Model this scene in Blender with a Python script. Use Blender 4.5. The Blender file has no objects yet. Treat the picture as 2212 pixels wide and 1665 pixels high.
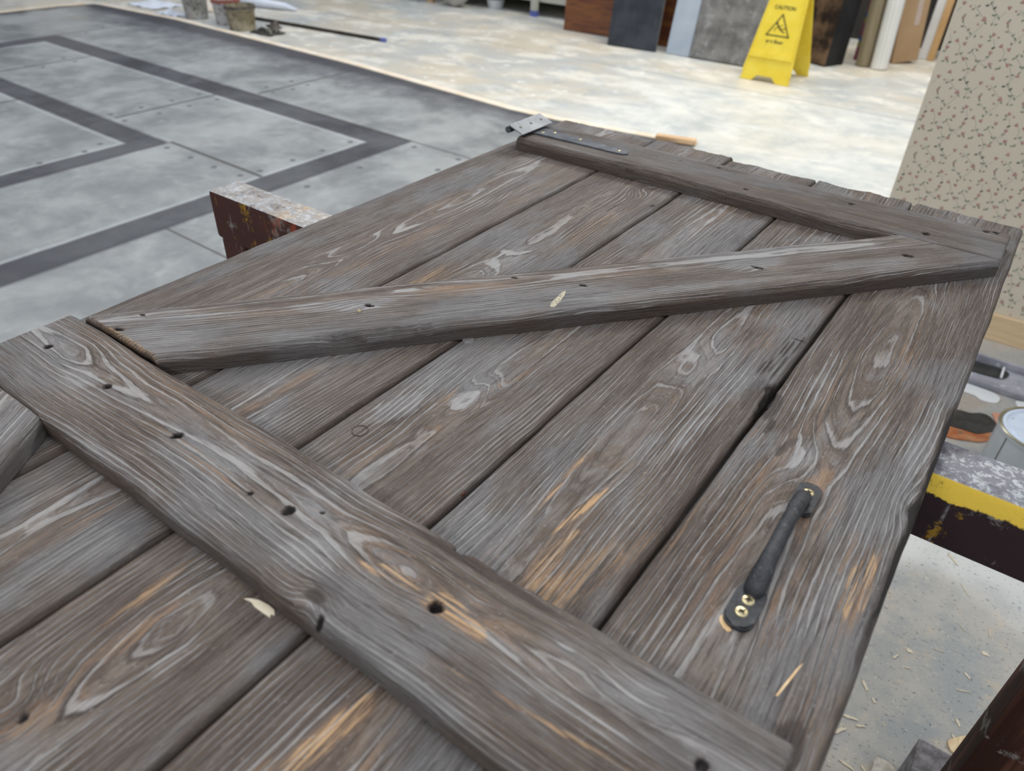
import bpy, bmesh, math, random
import numpy as np
from mathutils import Vector, Matrix
random.seed(7)
sc = bpy.context.scene
COL = sc.collection

# ------------------------------------------------------------------ camera
cam_d = bpy.data.cameras.new('camera'); cam = bpy.data.objects.new('camera', cam_d); COL.objects.link(cam)
cam.location = (0, 0, 1.15)
cam.rotation_euler = (0.943168, -0.02952801, 0.62641046)
cam_d.sensor_width = 36.0; cam_d.lens = 36.0 * 1582.34 / 2212.0
cam_d.clip_start = 0.02; cam_d.clip_end = 60
cam_d.dof.use_dof = True; cam_d.dof.focus_distance = 0.80
cam_d.dof.aperture_fstop = (cam_d.lens / 1000) / 0.0040
sc.camera = cam

# ------------------------------------------------------------------ light
w = bpy.data.worlds.new('world'); sc.world = w; w.use_nodes = True
w.node_tree.nodes['Background'].inputs[0].default_value = (0.80, 0.86, 1.0, 1)
w.node_tree.nodes['Background'].inputs[1].default_value = 0.50
def area(name, loc, target, sx, sy, power, col):
    l = bpy.data.lights.new(name, 'AREA'); l.shape = 'RECTANGLE'; l.size = sx; l.size_y = sy
    l.energy = power; l.color = col
    o = bpy.data.objects.new(name, l); COL.objects.link(o); o.location = loc
    o.rotation_euler = (Vector(target) - Vector(loc)).to_track_quat('-Z', 'Y').to_euler()
    return o
# strip lamps of the workshop ceiling and the daylight of the roof lights
area('roof_light_far', (-.9, 5.4, 4.6), (-.9, 3.6, 0), 3.0, 1.4, 232, (1.0, 0.97, 0.90))
area('roof_light_left', (-5.5, 3.4, 4.6), (-3.6, 2.0, 0), 2.6, 1.6, 95, (0.84, 0.91, 1.0))
area('strip_lamp_near', (-1.2, 1.2, 4.4), (-0.5, 0.6, 0), 0.3, 3.0, 42, (0.95, 0.97, 1.0))
area('strip_lamp_behind', (-.2, -2.6, 3.4), (-.2, 1.0, .6), 3.0, .4, 62, (1.0, 0.98, 0.95))
area('strip_lamp_right', (2.2, 0.6, 4.4), (0.6, 1.2, 0), 0.5, 2.4, 36, (1.0, 0.98, 0.94))
vs = sc.view_settings
sc.display_settings.display_device = 'sRGB'
vs.view_transform = 'Standard'; vs.look = 'None'; vs.gamma = 1.0; vs.use_curve_mapping = False
vs.exposure = 0.0

# ------------------------------------------------------------------ node helpers
class NT:
    def __init__(s, name, rough=0.7, spec=0.3):
        s.m = bpy.data.materials.new(name); s.m.use_nodes = True; s.t = s.m.node_tree
        s.b = s.t.nodes['Principled BSDF']; s.b.inputs['Roughness'].default_value = rough
        s.b.inputs['Specular IOR Level'].default_value = spec
    def n(s, typ, **kw):
        x = s.t.nodes.new(typ)
        for k, v in kw.items(): setattr(x, k, v)
        return x
    def put(s, sock, v):
        if isinstance(v, bpy.types.NodeSocket): s.t.links.new(v, sock)
        elif isinstance(v, (tuple, list)) and len(v) == 3 and sock.type == 'RGBA': sock.default_value = (*v, 1)
        else: sock.default_value = v
    def math(s, op, a, b=0.0, c=None, clamp=False):
        x = s.n('ShaderNodeMath', operation=op, use_clamp=clamp); s.put(x.inputs[0], a); s.put(x.inputs[1], b)
        if c is not None: s.put(x.inputs[2], c)
        return x.outputs[0]
    def ss(s, v, lo, hi, a=0.0, b=1.0):
        x = s.n('ShaderNodeMapRange', interpolation_type='SMOOTHSTEP'); s.put(x.inputs[0], v)
        for i, q in zip((1, 2, 3, 4), (lo, hi, a, b)): s.put(x.inputs[i], q)
        return x.outputs[0]
    def attr(s, name, out='Fac'):
        return s.n('ShaderNodeAttribute', attribute_name=name).outputs[out]
    def obj(s): return s.n('ShaderNodeTexCoord').outputs['Object']
    def geo(s): return s.n('ShaderNodeNewGeometry').outputs['Position']
    def mapv(s, v, sc_, off=(0, 0, 0)):
        x = s.n('ShaderNodeVectorMath', operation='MULTIPLY_ADD'); s.put(x.inputs[0], v); s.put(x.inputs[1], sc_); s.put(x.inputs[2], off)
        return x.outputs[0]
    def noise(s, v, scale=1.0, detail=3.0, rough=0.55, dist=0.0):
        x = s.n('ShaderNodeTexNoise'); s.put(x.inputs['Vector'], v); x.inputs['Scale'].default_value = scale
        x.inputs['Detail'].default_value = detail; x.inputs['Roughness'].default_value = rough; x.inputs['Distortion'].default_value = dist
        return x.outputs['Fac']
    def mix(s, f, a, b, mode='MIX'):
        x = s.n('ShaderNodeMix', data_type='RGBA', blend_type=mode); s.put(x.inputs[0], f); s.put(x.inputs[6], a); s.put(x.inputs[7], b)
        return x.outputs[2]
    def sep(s, v):
        x = s.n('ShaderNodeSeparateXYZ'); s.put(x.inputs[0], v); return x.outputs
    def bump(s, h, dist, strength=1.0):
        x = s.n('ShaderNodeBump'); s.put(x.inputs['Height'], h); x.inputs['Distance'].default_value = dist; x.inputs['Strength'].default_value = strength
        s.t.links.new(x.outputs[0], s.b.inputs['Normal'])
    def col(s, c): s.put(s.b.inputs['Base Color'], c); return s
    def rough(s, c): s.put(s.b.inputs['Roughness'], c); return s

def mottled(name, c1, c2, scale=8.0, rough=0.7, spec=0.3, c3=None, stretch=(1, 1, 1), bump=0.0, lo=.35, hi=.65, metal=0.0, c3lo=.60, c3hi=.68):
    t = NT(name, rough, spec); v = t.mapv(t.obj(), stretch)
    a = t.noise(v, scale, 5, .6)
    c = t.mix(t.ss(a, lo, hi), c1, c2)
    if c3:
        b = t.noise(t.mapv(v, (1, 1, 1), (7.3, 2.1, 4.4)), scale * 2.3, 4, .65)
        c = t.mix(t.ss(b, c3lo, c3hi), c, c3)
    t.col(c); t.b.inputs['Metallic'].default_value = metal
    if bump: t.bump(t.noise(v, scale * 6, 4, .6), bump)
    return t.m

# ---- weathered, stained and dry brushed boards of the door
def wood_material():
    t = NT('stained_weathered_wood', .62, .35)
    bc = t.attr('bc', 'Vector'); ring = t.attr('ring'); pale = t.attr('pale'); orange = t.attr('orange'); dark = t.attr('dark')
    warp = t.noise(t.mapv(bc, (4.5, 40, 40)), 1, 3, .6)
    warp2 = t.noise(t.mapv(bc, (45, 260, 260)), 1, 2, .6)
    r = t.math('ADD', ring, t.math('MULTIPLY_ADD', warp, .9, t.math('MULTIPLY', warp2, .24)))
    f = t.math('FRACT', r)
    bx = t.sep(bc)
    def grain(ku, kr, seed, det=3, rg=.6):                        # streaks that run with the growth rings
        x = t.n('ShaderNodeCombineXYZ'); t.put(x.inputs[0], t.math('MULTIPLY', bx[0], ku)); t.put(x.inputs[1], t.math('MULTIPLY', r, kr)); x.inputs[2].default_value = seed
        return t.noise(x.outputs[0], 1, det, rg)
    fib = t.noise(t.mapv(bc, (16, 560, 560)), 1, 4, .68)          # fine fibres along the board
    fib2 = t.noise(t.mapv(bc, (40, 1200, 1200), (3, 3, 3)), 1, 3, .6)
    g1 = grain(9, 2.3, 1.0, 4, .65); g2 = grain(16, 6.5, 5.0, 3, .6)
    brush = t.noise(t.mapv(bc, (8, 90, 90), (5, 1, 2)), 1, 4, .62)  # brush strokes
    patch = t.noise(t.mapv(bc, (9, 26, 26), (1, 9, 4)), 1, 5, .62)
    grit = t.noise(t.mapv(bc, (260, 420, 420)), 1, 3, .6)
    cloud = t.noise(t.mapv(bc, (6, 11, 11), (2, 7, 1)), 1, 4, .6)
    pv = t.math('ADD', pale, t.math('MULTIPLY_ADD', patch, 1.5, -.75))
    # width of the pale ridge of a growth ring
    wd = t.math('MULTIPLY_ADD', t.math('ADD', pv, t.math('MULTIPLY_ADD', g1, 1.0, -.5)), .40, .15, clamp=True)
    wd = t.math('MINIMUM', wd, .62)
    edge0 = t.math('SUBTRACT', f, t.math('SUBTRACT', 1.0, wd))
    line = t.math('MULTIPLY', t.ss(edge0, 0.0, .12), t.ss(f, .94, 1.0, 1.0, 0.0))
    base = t.mix(t.ss(t.math('ADD', t.math('MULTIPLY', brush, .5), t.math('MULTIPLY', g1, .5)), .40, .60), (.100, .072, .054), (.186, .149, .120))
    base = t.mix(t.ss(cloud, .46, .62, 0, .75), base, (.202, .204, .208))
    base = t.mix(t.ss(cloud, .46, .34, 0, .45), base, (.100, .070, .058))
    base = t.mix(t.ss(g2, .56, .70, 0, .42), base, (.290, .280, .272))
    base = t.mix(t.ss(g2, .46, .34, 0, .50), base, (.046, .034, .028))
    base = t.mix(t.ss(fib, .38, .50, .65, 0), base, (.046, .034, .028))
    base = t.mix(t.ss(fib2, .54, .72, 0, .40), base, (.27, .25, .24))
    paleamt = t.math('MULTIPLY_ADD', t.ss(pv, -.15, .75), .60, .30, clamp=True)
    paleamt = t.math('MULTIPLY', paleamt, t.ss(fib, .28, .56, .45, 1.0))
    c = t.mix(t.math('MULTIPLY', line, paleamt, clamp=True), base, (.345, .332, .318))
    # dark groove just after the ridge
    dk = t.math('MULTIPLY', t.ss(f, .0, .13, 1.0, 0.0), t.ss(g1, .35, .6, .85, .25))
    c = t.mix(t.math('MULTIPLY', dk, .78), c, (.034, .026, .022))
    # dry brushed wash, broken up by the fibres
    dryn = t.math('ADD', t.math('MULTIPLY', fib, .45), t.math('MULTIPLY', g2, .55))
    dry = t.math('MULTIPLY', t.ss(t.math('ADD', pv, t.math('MULTIPLY_ADD', dryn, 1.8, -.9)), .50, 1.15), t.ss(fib2, .30, .62, .45, 1.0))
    c = t.mix(t.math('MULTIPLY', dry, .46), c, (.335, .338, .345))
    # bare timber showing through
    of = t.math('MULTIPLY', t.ss(orange, .30, .95), t.ss(t.math('ADD', t.math('MULTIPLY', fib2, .35), t.math('MULTIPLY', g1, .65)), .46, .60))
    c = t.mix(t.math('MULTIPLY', of, t.math('MULTIPLY_ADD', line, -.5, .62)), c, (.30, .175, .092))
    of2 = t.math('MULTIPLY', t.ss(orange, 1.0, 1.45), t.ss(fib, .44, .58))
    c = t.mix(t.math('MULTIPLY', of2, .85), c, (.58, .37, .19))
    c = t.mix(t.ss(grit, .62, .72, 0, .38), c, (.40, .38, .36))
    c = t.mix(t.ss(t.math('ADD', dark, t.math('MULTIPLY_ADD', fib, .7, -.35)), .10, .55, 0, .75), c, (.050, .036, .030))
    c = t.mix(t.ss(t.math('ADD', dark, t.math('MULTIPLY_ADD', grit, .5, -.25)), .62, .95), c, (.014, .011, .010))
    t.col(c)
    hgt = t.math('ADD', t.math('MULTIPLY', line, .6), t.math('ADD', t.math('ADD', t.math('MULTIPLY', fib, .7), t.math('MULTIPLY', g2, .8)), t.math('MULTIPLY', grit, .2)))
    t.bump(hgt, .0020, 1.0)
    t.rough(t.ss(patch, .35, .65, .50, .68))
    return t.m
M = {}
M['wood'] = wood_material()

# ------------------------------------------------------------------ mesh helpers
def link(o, parent=None):
    COL.objects.link(o)
    if parent: o.parent = parent
    return o
def tag(o, label=None, cat=None, group=None, kind=None):
    for k, v in (('label', label), ('category', cat), ('group', group), ('kind', kind)):
        if v: o[k] = v
    return o
def empty(name, loc, label=None, cat=None, group=None, rz=0):
    o = bpy.data.objects.new(name, None); COL.objects.link(o); o.location = loc; o.rotation_euler.z = rz; o.empty_display_size = .05
    return tag(o, label, cat, group)
def from_bm(name, bm, mats, parent=None, loc=(0, 0, 0), smooth=False, rot=None):
    bmesh.ops.recalc_face_normals(bm, faces=bm.faces)
    me = bpy.data.meshes.new(name); bm.to_mesh(me); bm.free()
    for m in (mats if isinstance(mats, (list, tuple)) else [mats]): me.materials.append(m)
    if smooth:
        me.polygons.foreach_set('use_smooth', [True] * len(me.polygons))
        me.set_sharp_from_angle(angle=math.radians(40))
    o = bpy.data.objects.new(name, me); o.location = loc
    if rot: o.rotation_euler = rot
    return link(o, parent)
def bbox(bm, lo, hi, mat=0, bev=0.0, M4=None):
    r = bmesh.ops.create_cube(bm, size=1.0); vs_ = r['verts']
    for v in vs_:
        v.co = Vector([lo[i] + (v.co[i] + .5) * (hi[i] - lo[i]) for i in range(3)])
    if M4: bmesh.ops.transform(bm, matrix=M4, verts=vs_)
    fs = {f for v in vs_ for f in v.link_faces}
    for f in fs: f.material_index = mat
    if bev:
        es = {e for v in vs_ for e in v.link_edges}
        rr = bmesh.ops.bevel(bm, geom=list(es), offset=bev, segments=2, profile=.6, affect='EDGES')
        for f in rr['faces']: f.material_index = mat
def prism(bm, poly, z0, z1, mat=0):
    a = [bm.verts.new((x, y, z0)) for x, y in poly]; b = [bm.verts.new((x, y, z1)) for x, y in poly]
    n = len(poly); fs = [bm.faces.new(a[::-1]), bm.faces.new(b)]
    for i in range(n): fs.append(bm.faces.new((a[i], a[(i + 1) % n], b[(i + 1) % n], b[i])))
    for f in fs: f.material_index = mat
def lathe(bm, prof, seg=40, cx=0, cy=0, mat=0, mats=None):
    rows = []
    for r, z in prof:
        if r < 1e-6: rows.append([bm.verts.new((cx, cy, z))])
        else: rows.append([bm.verts.new((cx + r * math.cos(2 * math.pi * i / seg), cy + r * math.sin(2 * math.pi * i / seg), z)) for i in range(seg)])
    for k in range(len(rows) - 1):
        A, B = rows[k], rows[k + 1]; mi = mats[k] if mats else mat
        for i in range(seg):
            j = (i + 1) % seg
            if len(A) == 1 and len(B) == 1: continue
            if len(A) == 1: f = bm.faces.new((A[0], B[i], B[j]))
            elif len(B) == 1: f = bm.faces.new((A[i], A[j], B[0]))
            else: f = bm.faces.new((A[i], A[j], B[j], B[i]))
            f.material_index = mi
def tube(bm, pts, rad, seg=12, mat=0, flat=1.0):
    P = [Vector(p) for p in pts]; rows = []
    for i, p in enumerate(P):
        d = (P[min(i + 1, len(P) - 1)] - P[max(i - 1, 0)]).normalized()
        up = Vector((0, 0, 1)) if abs(d.z) < .9 else Vector((1, 0, 0))
        s = d.cross(up).normalized(); u = s.cross(d)
        r = rad[i] if isinstance(rad, (list, tuple)) else rad
        rows.append([bm.verts.new(p + s * r * math.cos(2 * math.pi * k / seg) + u * r * flat * math.sin(2 * math.pi * k / seg)) for k in range(seg)])
    for a, b in zip(rows, rows[1:]):
        for k in range(seg):
            f = bm.faces.new((a[k], a[(k + 1) % seg], b[(k + 1) % seg], b[k])); f.material_index = mat
    for rw in (rows[0][::-1], rows[-1]):
        f = bm.faces.new(rw); f.material_index = mat

# ---- smooth value noise in numpy
def _h(ix, iy, seed):
    n = (ix.astype(np.int64) * 374761393 + iy.astype(np.int64) * 668265263 + seed * 974634777) & 0x7fffffff
    n = ((n ^ (n >> 13)) * 1274126177) & 0x7fffffff
    n = n ^ (n >> 16)
    return (n & 0xffff) / 65535.0
def vn(x, y, seed=0, octv=1):
    t = 0; a = 1; s = 0
    for o in range(octv):
        fx = np.floor(x); fy = np.floor(y); tx = x - fx; ty = y - fy
        tx = tx * tx * (3 - 2 * tx); ty = ty * ty * (3 - 2 * ty)
        v = (_h(fx, fy, seed + o) * (1 - tx) + _h(fx + 1, fy, seed + o) * tx) * (1 - ty) + (_h(fx, fy + 1, seed + o) * (1 - tx) + _h(fx + 1, fy + 1, seed + o) * tx) * ty
        t = t + a * v; s += a; a *= .5; x = x * 2 + 3.1; y = y * 2 + 7.7
    return t / s - .5
def sst(x, a, b):
    t = np.clip((x - a) / (b - a), 0, 1); return t * t * (3 - 2 * t)

def board(name, U, V, frame, T, parent, seed, rings, knots=(), holes=(), marks=(), r=.0035, r_end=.003,
          shear=(0, 0), wav=.0008, endwav=.0004, notch=(), pale0=.35, arris=0.0, side=.34, lab=None):
    """One timber board.  U, V: coordinate arrays along / across; frame(u, v) -> world x, y; top at z0.
    rings: dict(c, D=[(u, depth)], s, warp); knots: (u, v, lu, lv, rings); marks: (kind, u, v, lu, lv, amount, angle)"""
    fx, z0 = frame
    V0, V1 = V[0], V[-1]; U0, U1 = U[0], U[-1]
    # vertex table: top grid + skirts
    UU, VV = np.meshgrid(U, V, indexing='ij'); nu, nv = UU.shape
    nz = 4
    def fields(u, v, z):
        du = vn(u * 1.8 + seed, v * 7, seed, 2); dv = vn(u * 7, v * 11 + seed, seed + 5, 3)
        vv = v + rings.get('warp', .010) * du + .011 * dv
        Dk = [q[1] for q in rings['D']]; Dm = .5 * (min(Dk) + max(Dk)); D = Dm + rings.get('k', .16) * (np.interp(u, [q[0] for q in rings['D']], Dk) - Dm) + .004 * vn(u * 3, u * 0 + seed, seed + 9, 2)
        R_ = np.sqrt((vv - rings['c']) ** 2 + (D - z) ** 2) / (rings['s'] * .80)
        dark = np.zeros_like(u); pale = pale0 + .7 * vn(u * 5, v * 26 + seed * 3, seed + 20, 3); orange = .30 + 1.2 * vn(u * 4 + 9, v * 40, seed + 31, 3)
        for (ku, kv, lu, lv, A) in knots:
            q = ((u - ku) / lu) ** 2 + ((v - kv) / lv) ** 2
            R_ = R_ + A * np.exp(-q)
            dark += .22 * np.exp(-q * 2.5)
        for (kind, ku, kv, lu, lv, A, ang) in marks:
            ca, sa = math.cos(ang), math.sin(ang); a_ = (u - ku) * ca + (v - kv) * sa; b_ = -(u - ku) * sa + (v - kv) * ca
            q = np.sqrt((a_ / lu) ** 2 + (b_ / lv) ** 2) + .5 * vn(u * 90, v * 160, seed + 3, 3)
            e = A * sst(q, 1.15, .55)
            if kind == 'dark': dark += e
            elif kind == 'pale': pale += .62 * e; dark -= .3 * e
            elif kind == 'orange': orange += e
            elif kind == 'brown': pale -= e
        ed = sst(V1 - v + .0050 * vn(u * 24, u * 0 + seed, seed + 44, 3), .0046, .0028) * arris; dark = dark + .36 * ed; pale = pale - .5 * ed
        return R_, pale, orange, dark
    def height(u, v, flat=False):
        d = np.minimum(v - V0, V1 - v); nr = r * (1 + .5 * vn(u * 25, v * 0 + seed, seed + 40, 3))
        de = np.minimum(u - U0, U1 - u)
        def rd(d, rr): x = np.clip(rr - d, 0, rr * .999); return rr - np.sqrt(np.maximum(rr * rr - x * x, 0))
        h = -rd(d, np.maximum(nr, .0006)) - rd(de, r_end)
        h = h + .0009 * vn(u * 14, v * 45 + seed, seed + 50, 2) + .00035 * vn(u * 40, v * 260, seed + 60, 2)
        return h
    def hol(u, v):
        dep = np.zeros_like(u); dk = np.zeros_like(u)
        for (hu, hv, hr, hd) in holes:
            ex = 1.0; q = np.hypot((u - hu) / ex, v - hv) / (hr * (1 + .9 * vn(np.arctan2(v - hv, u - hu) * 3 + 40, hu * 50 + 0 * u, seed + 70, 3)))
            dep -= hd * sst(q, 1.15, .6); dk += 1.3 * sst(q, 1.3, .75)
        for (hu, hv, lu, lv, hd, dkv) in notch:
            q = np.sqrt(((u - hu) / lu) ** 2 + ((v - hv) / lv) ** 2) * (1 + .9 * vn(u * 90, v * 120, seed + 80, 3))
            dep -= hd * sst(q, 1.1, .35); dk += dkv * sst(q, 1.2, .6)
        return dep, dk
    Hh = height(UU, VV); dep, dk = hol(UU, VV); zt = Hh + dep
    # outline wobble
    k = (VV - V0) / (V1 - V0) * 2 - 1
    vx = VV + k ** 3 * wav * 2 * vn(UU * 18, VV * 0 + seed + np.sign(k), seed + 90, 3)
    ku_ = (UU - U0) / (U1 - U0) * 2 - 1
    ux = UU + np.where(np.abs(ku_) > .985, np.sign(ku_) * endwav * 3 * vn(VV * 45, UU * 0 + seed + np.sign(ku_), seed + 91, 3), 0)
    # shear of the ends
    tU = (UU - U0) / (U1 - U0); ux = ux + (1 - tU) * shear[0] * (VV - V0) + tU * shear[1] * (VV - V0)
    X, Y = fx(ux, vx)
    top = np.stack([X, Y, z0 + zt], -1).reshape(-1, 3)
    ring, pa, og, da = fields(UU, VV, zt)
    da = da + dk
    co = [top]; bc = [np.stack([ux, vx, zt], -1).reshape(-1, 3)]; at = [np.stack([ring, pa, og, da], -1).reshape(-1, 4)]
    faces = []
    idx = np.arange(nu * nv).reshape(nu, nv)
    faces.append(np.stack([idx[:-1, :-1], idx[1:, :-1], idx[1:, 1:], idx[:-1, 1:]], -1).reshape(-1, 4))
    base = nu * nv
    # border loop around, skirts down
    loop = np.concatenate([idx[:-1, 0], idx[-1, :-1], idx[:0:-1, -1], idx[0, :0:-1]])
    n = len(loop); uf, vf, zf = ux.ravel()[loop], vx.ravel()[loop], zt.ravel()[loop]
    uf0, vf0 = UU.ravel()[loop], VV.ravel()[loop]
    prev = loop
    for j in range(1, nz + 1):
        zz = zf + (-T - zf) * j / nz
        X, Y = fx(uf, vf); co.append(np.stack([X, Y, z0 + zz], -1)); bc.append(np.stack([uf, vf, zz], -1))
        R_, p_, o_, d_ = fields(uf0, vf0, zz)
        at.append(np.stack([R_, p_ - .9, o_ - .1, d_ + side], -1))
        cur = base + np.arange(n); base += n
        faces.append(np.stack([prev, cur, np.roll(cur, -1), np.roll(prev, -1)], -1)); prev = cur
    co = np.concatenate(co).astype(np.float32); bc = np.concatenate(bc).astype(np.float32); at = np.concatenate(at).astype(np.float32)
    bc = bc + np.array([seed * 1.37, seed * .77, seed * .31], np.float32)
    F = np.concatenate(faces)
    # orientation
    a, b_, c_ = co[F[0][0]], co[F[0][1]], co[F[0][2]]
    if np.cross(b_ - a, c_ - b_)[2] < 0: F = F[:, ::-1]; bot = prev
    else: bot = prev[::-1]
    me = bpy.data.meshes.new(name)
    me.vertices.add(len(co)); me.vertices.foreach_set('co', co.ravel())
    nl = F.size + len(bot)
    me.loops.add(nl); me.loops.foreach_set('vertex_index', np.concatenate([F.ravel(), bot]).astype(np.int32))
    me.polygons.add(len(F) + 1)
    me.polygons.foreach_set('loop_start', np.concatenate([np.arange(len(F)) * 4, [F.size]]).astype(np.int32))
    me.polygons.foreach_set('loop_total', np.concatenate([np.full(len(F), 4), [len(bot)]]).astype(np.int32))
    me.update(calc_edges=True); me.validate()
    me.polygons.foreach_set('use_smooth', [True] * len(me.polygons)); me.set_sharp_from_angle(angle=math.radians(50))
    for i, nm in enumerate(('ring', 'pale', 'orange', 'dark')):
        A_ = me.attributes.new(nm, 'FLOAT', 'POINT'); A_.data.foreach_set('value', np.ascontiguousarray(at[:, i]))
    A_ = me.attributes.new('bc', 'FLOAT_VECTOR', 'POINT'); A_.data.foreach_set('vector', bc.ravel())
    me.materials.append(M['wood'])
    o = bpy.data.objects.new(name, me); link(o, parent)
    if lab: o['label'] = lab
    return o

# ------------------------------------------------------------------ materials
M['black_iron'] = mottled('worn_black_iron', (.013, .014, .018), (.034, .037, .042), 90, .42, .5, c3=(.08, .084, .09), bump=.0009, c3lo=.58, c3hi=.70)
M['grey_iron'] = mottled('brushed_grey_iron', (.075, .082, .092), (.13, .14, .15), 50, .42, .5, c3=(.20, .21, .22), bump=.0002, metal=.5)
M['brass'] = mottled('zinc_yellow_screw', (.55, .46, .26), (.72, .63, .38), 200, .28, .5, metal=.75)
M['slot'] = mottled('dark_screw_slot', (.03, .022, .01), (.07, .05, .02), 300, .5)
M['rawwood'] = mottled('bare_pine', (.62, .42, .22), (.74, .55, .33), 12, .6, .2, stretch=(1, 8, 8))
M['palewood'] = mottled('pale_sawn_batten', (.74, .62, .47), (.82, .74, .62), 9, .6, .2, c3=(.72, .68, .62))
M['tipp_blue'] = mottled('blue_tape', (.10, .13, .38), (.16, .20, .48), 10, .5)

def floor_material():
    t = NT('painted_workshop_floor', .55, .35); p = t.geo()
    a = t.noise(p, 1.1, 6, .62, .4); b = t.noise(t.mapv(p, (1, 1.6, 1), (4, 9, 0)), 2.6, 6, .65, .3)
    c = t.mix(t.ss(a, .38, .60), (.58, .525, .42), (.46, .475, .455))
    c = t.mix(t.ss(b, .50, .62, 0, .85), c, (.68, .65, .57))
    d = t.noise(t.mapv(p, (1, 1, 1), (11, 3, 0)), 5.0, 5, .7); c = t.mix(t.ss(d, .55, .66, 0, .7), c, (.38, .41, .41))
    e = t.noise(t.mapv(p, (1, 1, 1), (1, 13, 0)), 9.0, 5, .7); c = t.mix(t.ss(e, .60, .66, 0, .9), c, (.80, .79, .74))
    g = t.noise(t.mapv(p, (1, 1, 1), (21, 3, 0)), 4.0, 5, .7); c = t.mix(t.ss(g, .68, .74, 0, .6), c, (.66, .54, .36))
    # whiter stretch mid-shop: bright reflection of the overhead light, painted into the floor colour
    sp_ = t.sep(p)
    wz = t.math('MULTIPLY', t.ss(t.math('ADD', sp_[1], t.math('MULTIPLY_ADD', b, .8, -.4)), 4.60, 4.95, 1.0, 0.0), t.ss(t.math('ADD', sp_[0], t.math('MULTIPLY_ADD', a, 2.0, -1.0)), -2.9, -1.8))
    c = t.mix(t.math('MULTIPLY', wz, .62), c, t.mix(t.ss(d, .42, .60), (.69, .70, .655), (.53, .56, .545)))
    # near the trestle the floor is greyer and carries fine dark grit
    s = t.sep(p)
    near = t.ss(t.math('ADD', s[1], t.math('MULTIPLY', a, .8)), 3.3, 2.6, 0.0, 1.0)
    n1 = t.noise(p, 7, 6, .7); nc = t.mix(t.ss(n1, .36, .62), (.33, .345, .335), (.46, .435, .385))
    n2 = t.noise(t.mapv(p, (1, 1, 1), (3, 8, 0)), 16, 5, .7); nc = t.mix(t.ss(n2, .54, .68, 0, .55), nc, (.54, .45, .33))
    bl = t.noise(t.mapv(p, (1, 1, 1), (3, 28, 0)), 5, 3, .6); nc = t.mix(t.ss(bl, .60, .70, 0, .4), nc, (.24, .29, .37)); nc = t.mix(t.math('MULTIPLY', t.ss(s[1], 1.7, 2.0), t.ss(n1, .45, .60, .15, .8)), nc, (.36, .31, .26))
    hi = t.noise(t.mapv(p, (1, 1, 1), (33, 8, 0)), 2.2, 3, .6); nc = t.mix(t.ss(t.math('ADD', t.math('SUBTRACT', .60, t.math('ABSOLUTE', t.math('MULTIPLY_ADD', s[1], 1.1, -1.52))), hi), .86, 1.10, 0, .9), nc, (.72, .72, .68))
    sp = t.noise(t.mapv(p, (1, 1.8, 1), (5, 5, 0)), 95, 3, .75); nc = t.mix(t.ss(sp, .60, .66, 0, .75), nc, (.07, .08, .085))
    sp2 = t.noise(t.mapv(p, (1, 1.8, 1), (15, 5, 0)), 120, 3, .75); nc = t.mix(t.ss(sp2, .63, .68, 0, .8), nc, (.75, .68, .55))
    c = t.mix(near, c, nc)
    # thin slab joints
    j = t.math('ABSOLUTE', t.math('SUBTRACT', s[1], 4.75)); c = t.mix(t.ss(j, .006, .02, .35, 0), c, (.16, .15, .14))
    t.col(c); t.rough(t.ss(b, .4, .6, .38, .62)); t.bump(n1, .002, .3)
    return t.m
M['floor'] = floor_material()

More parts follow.
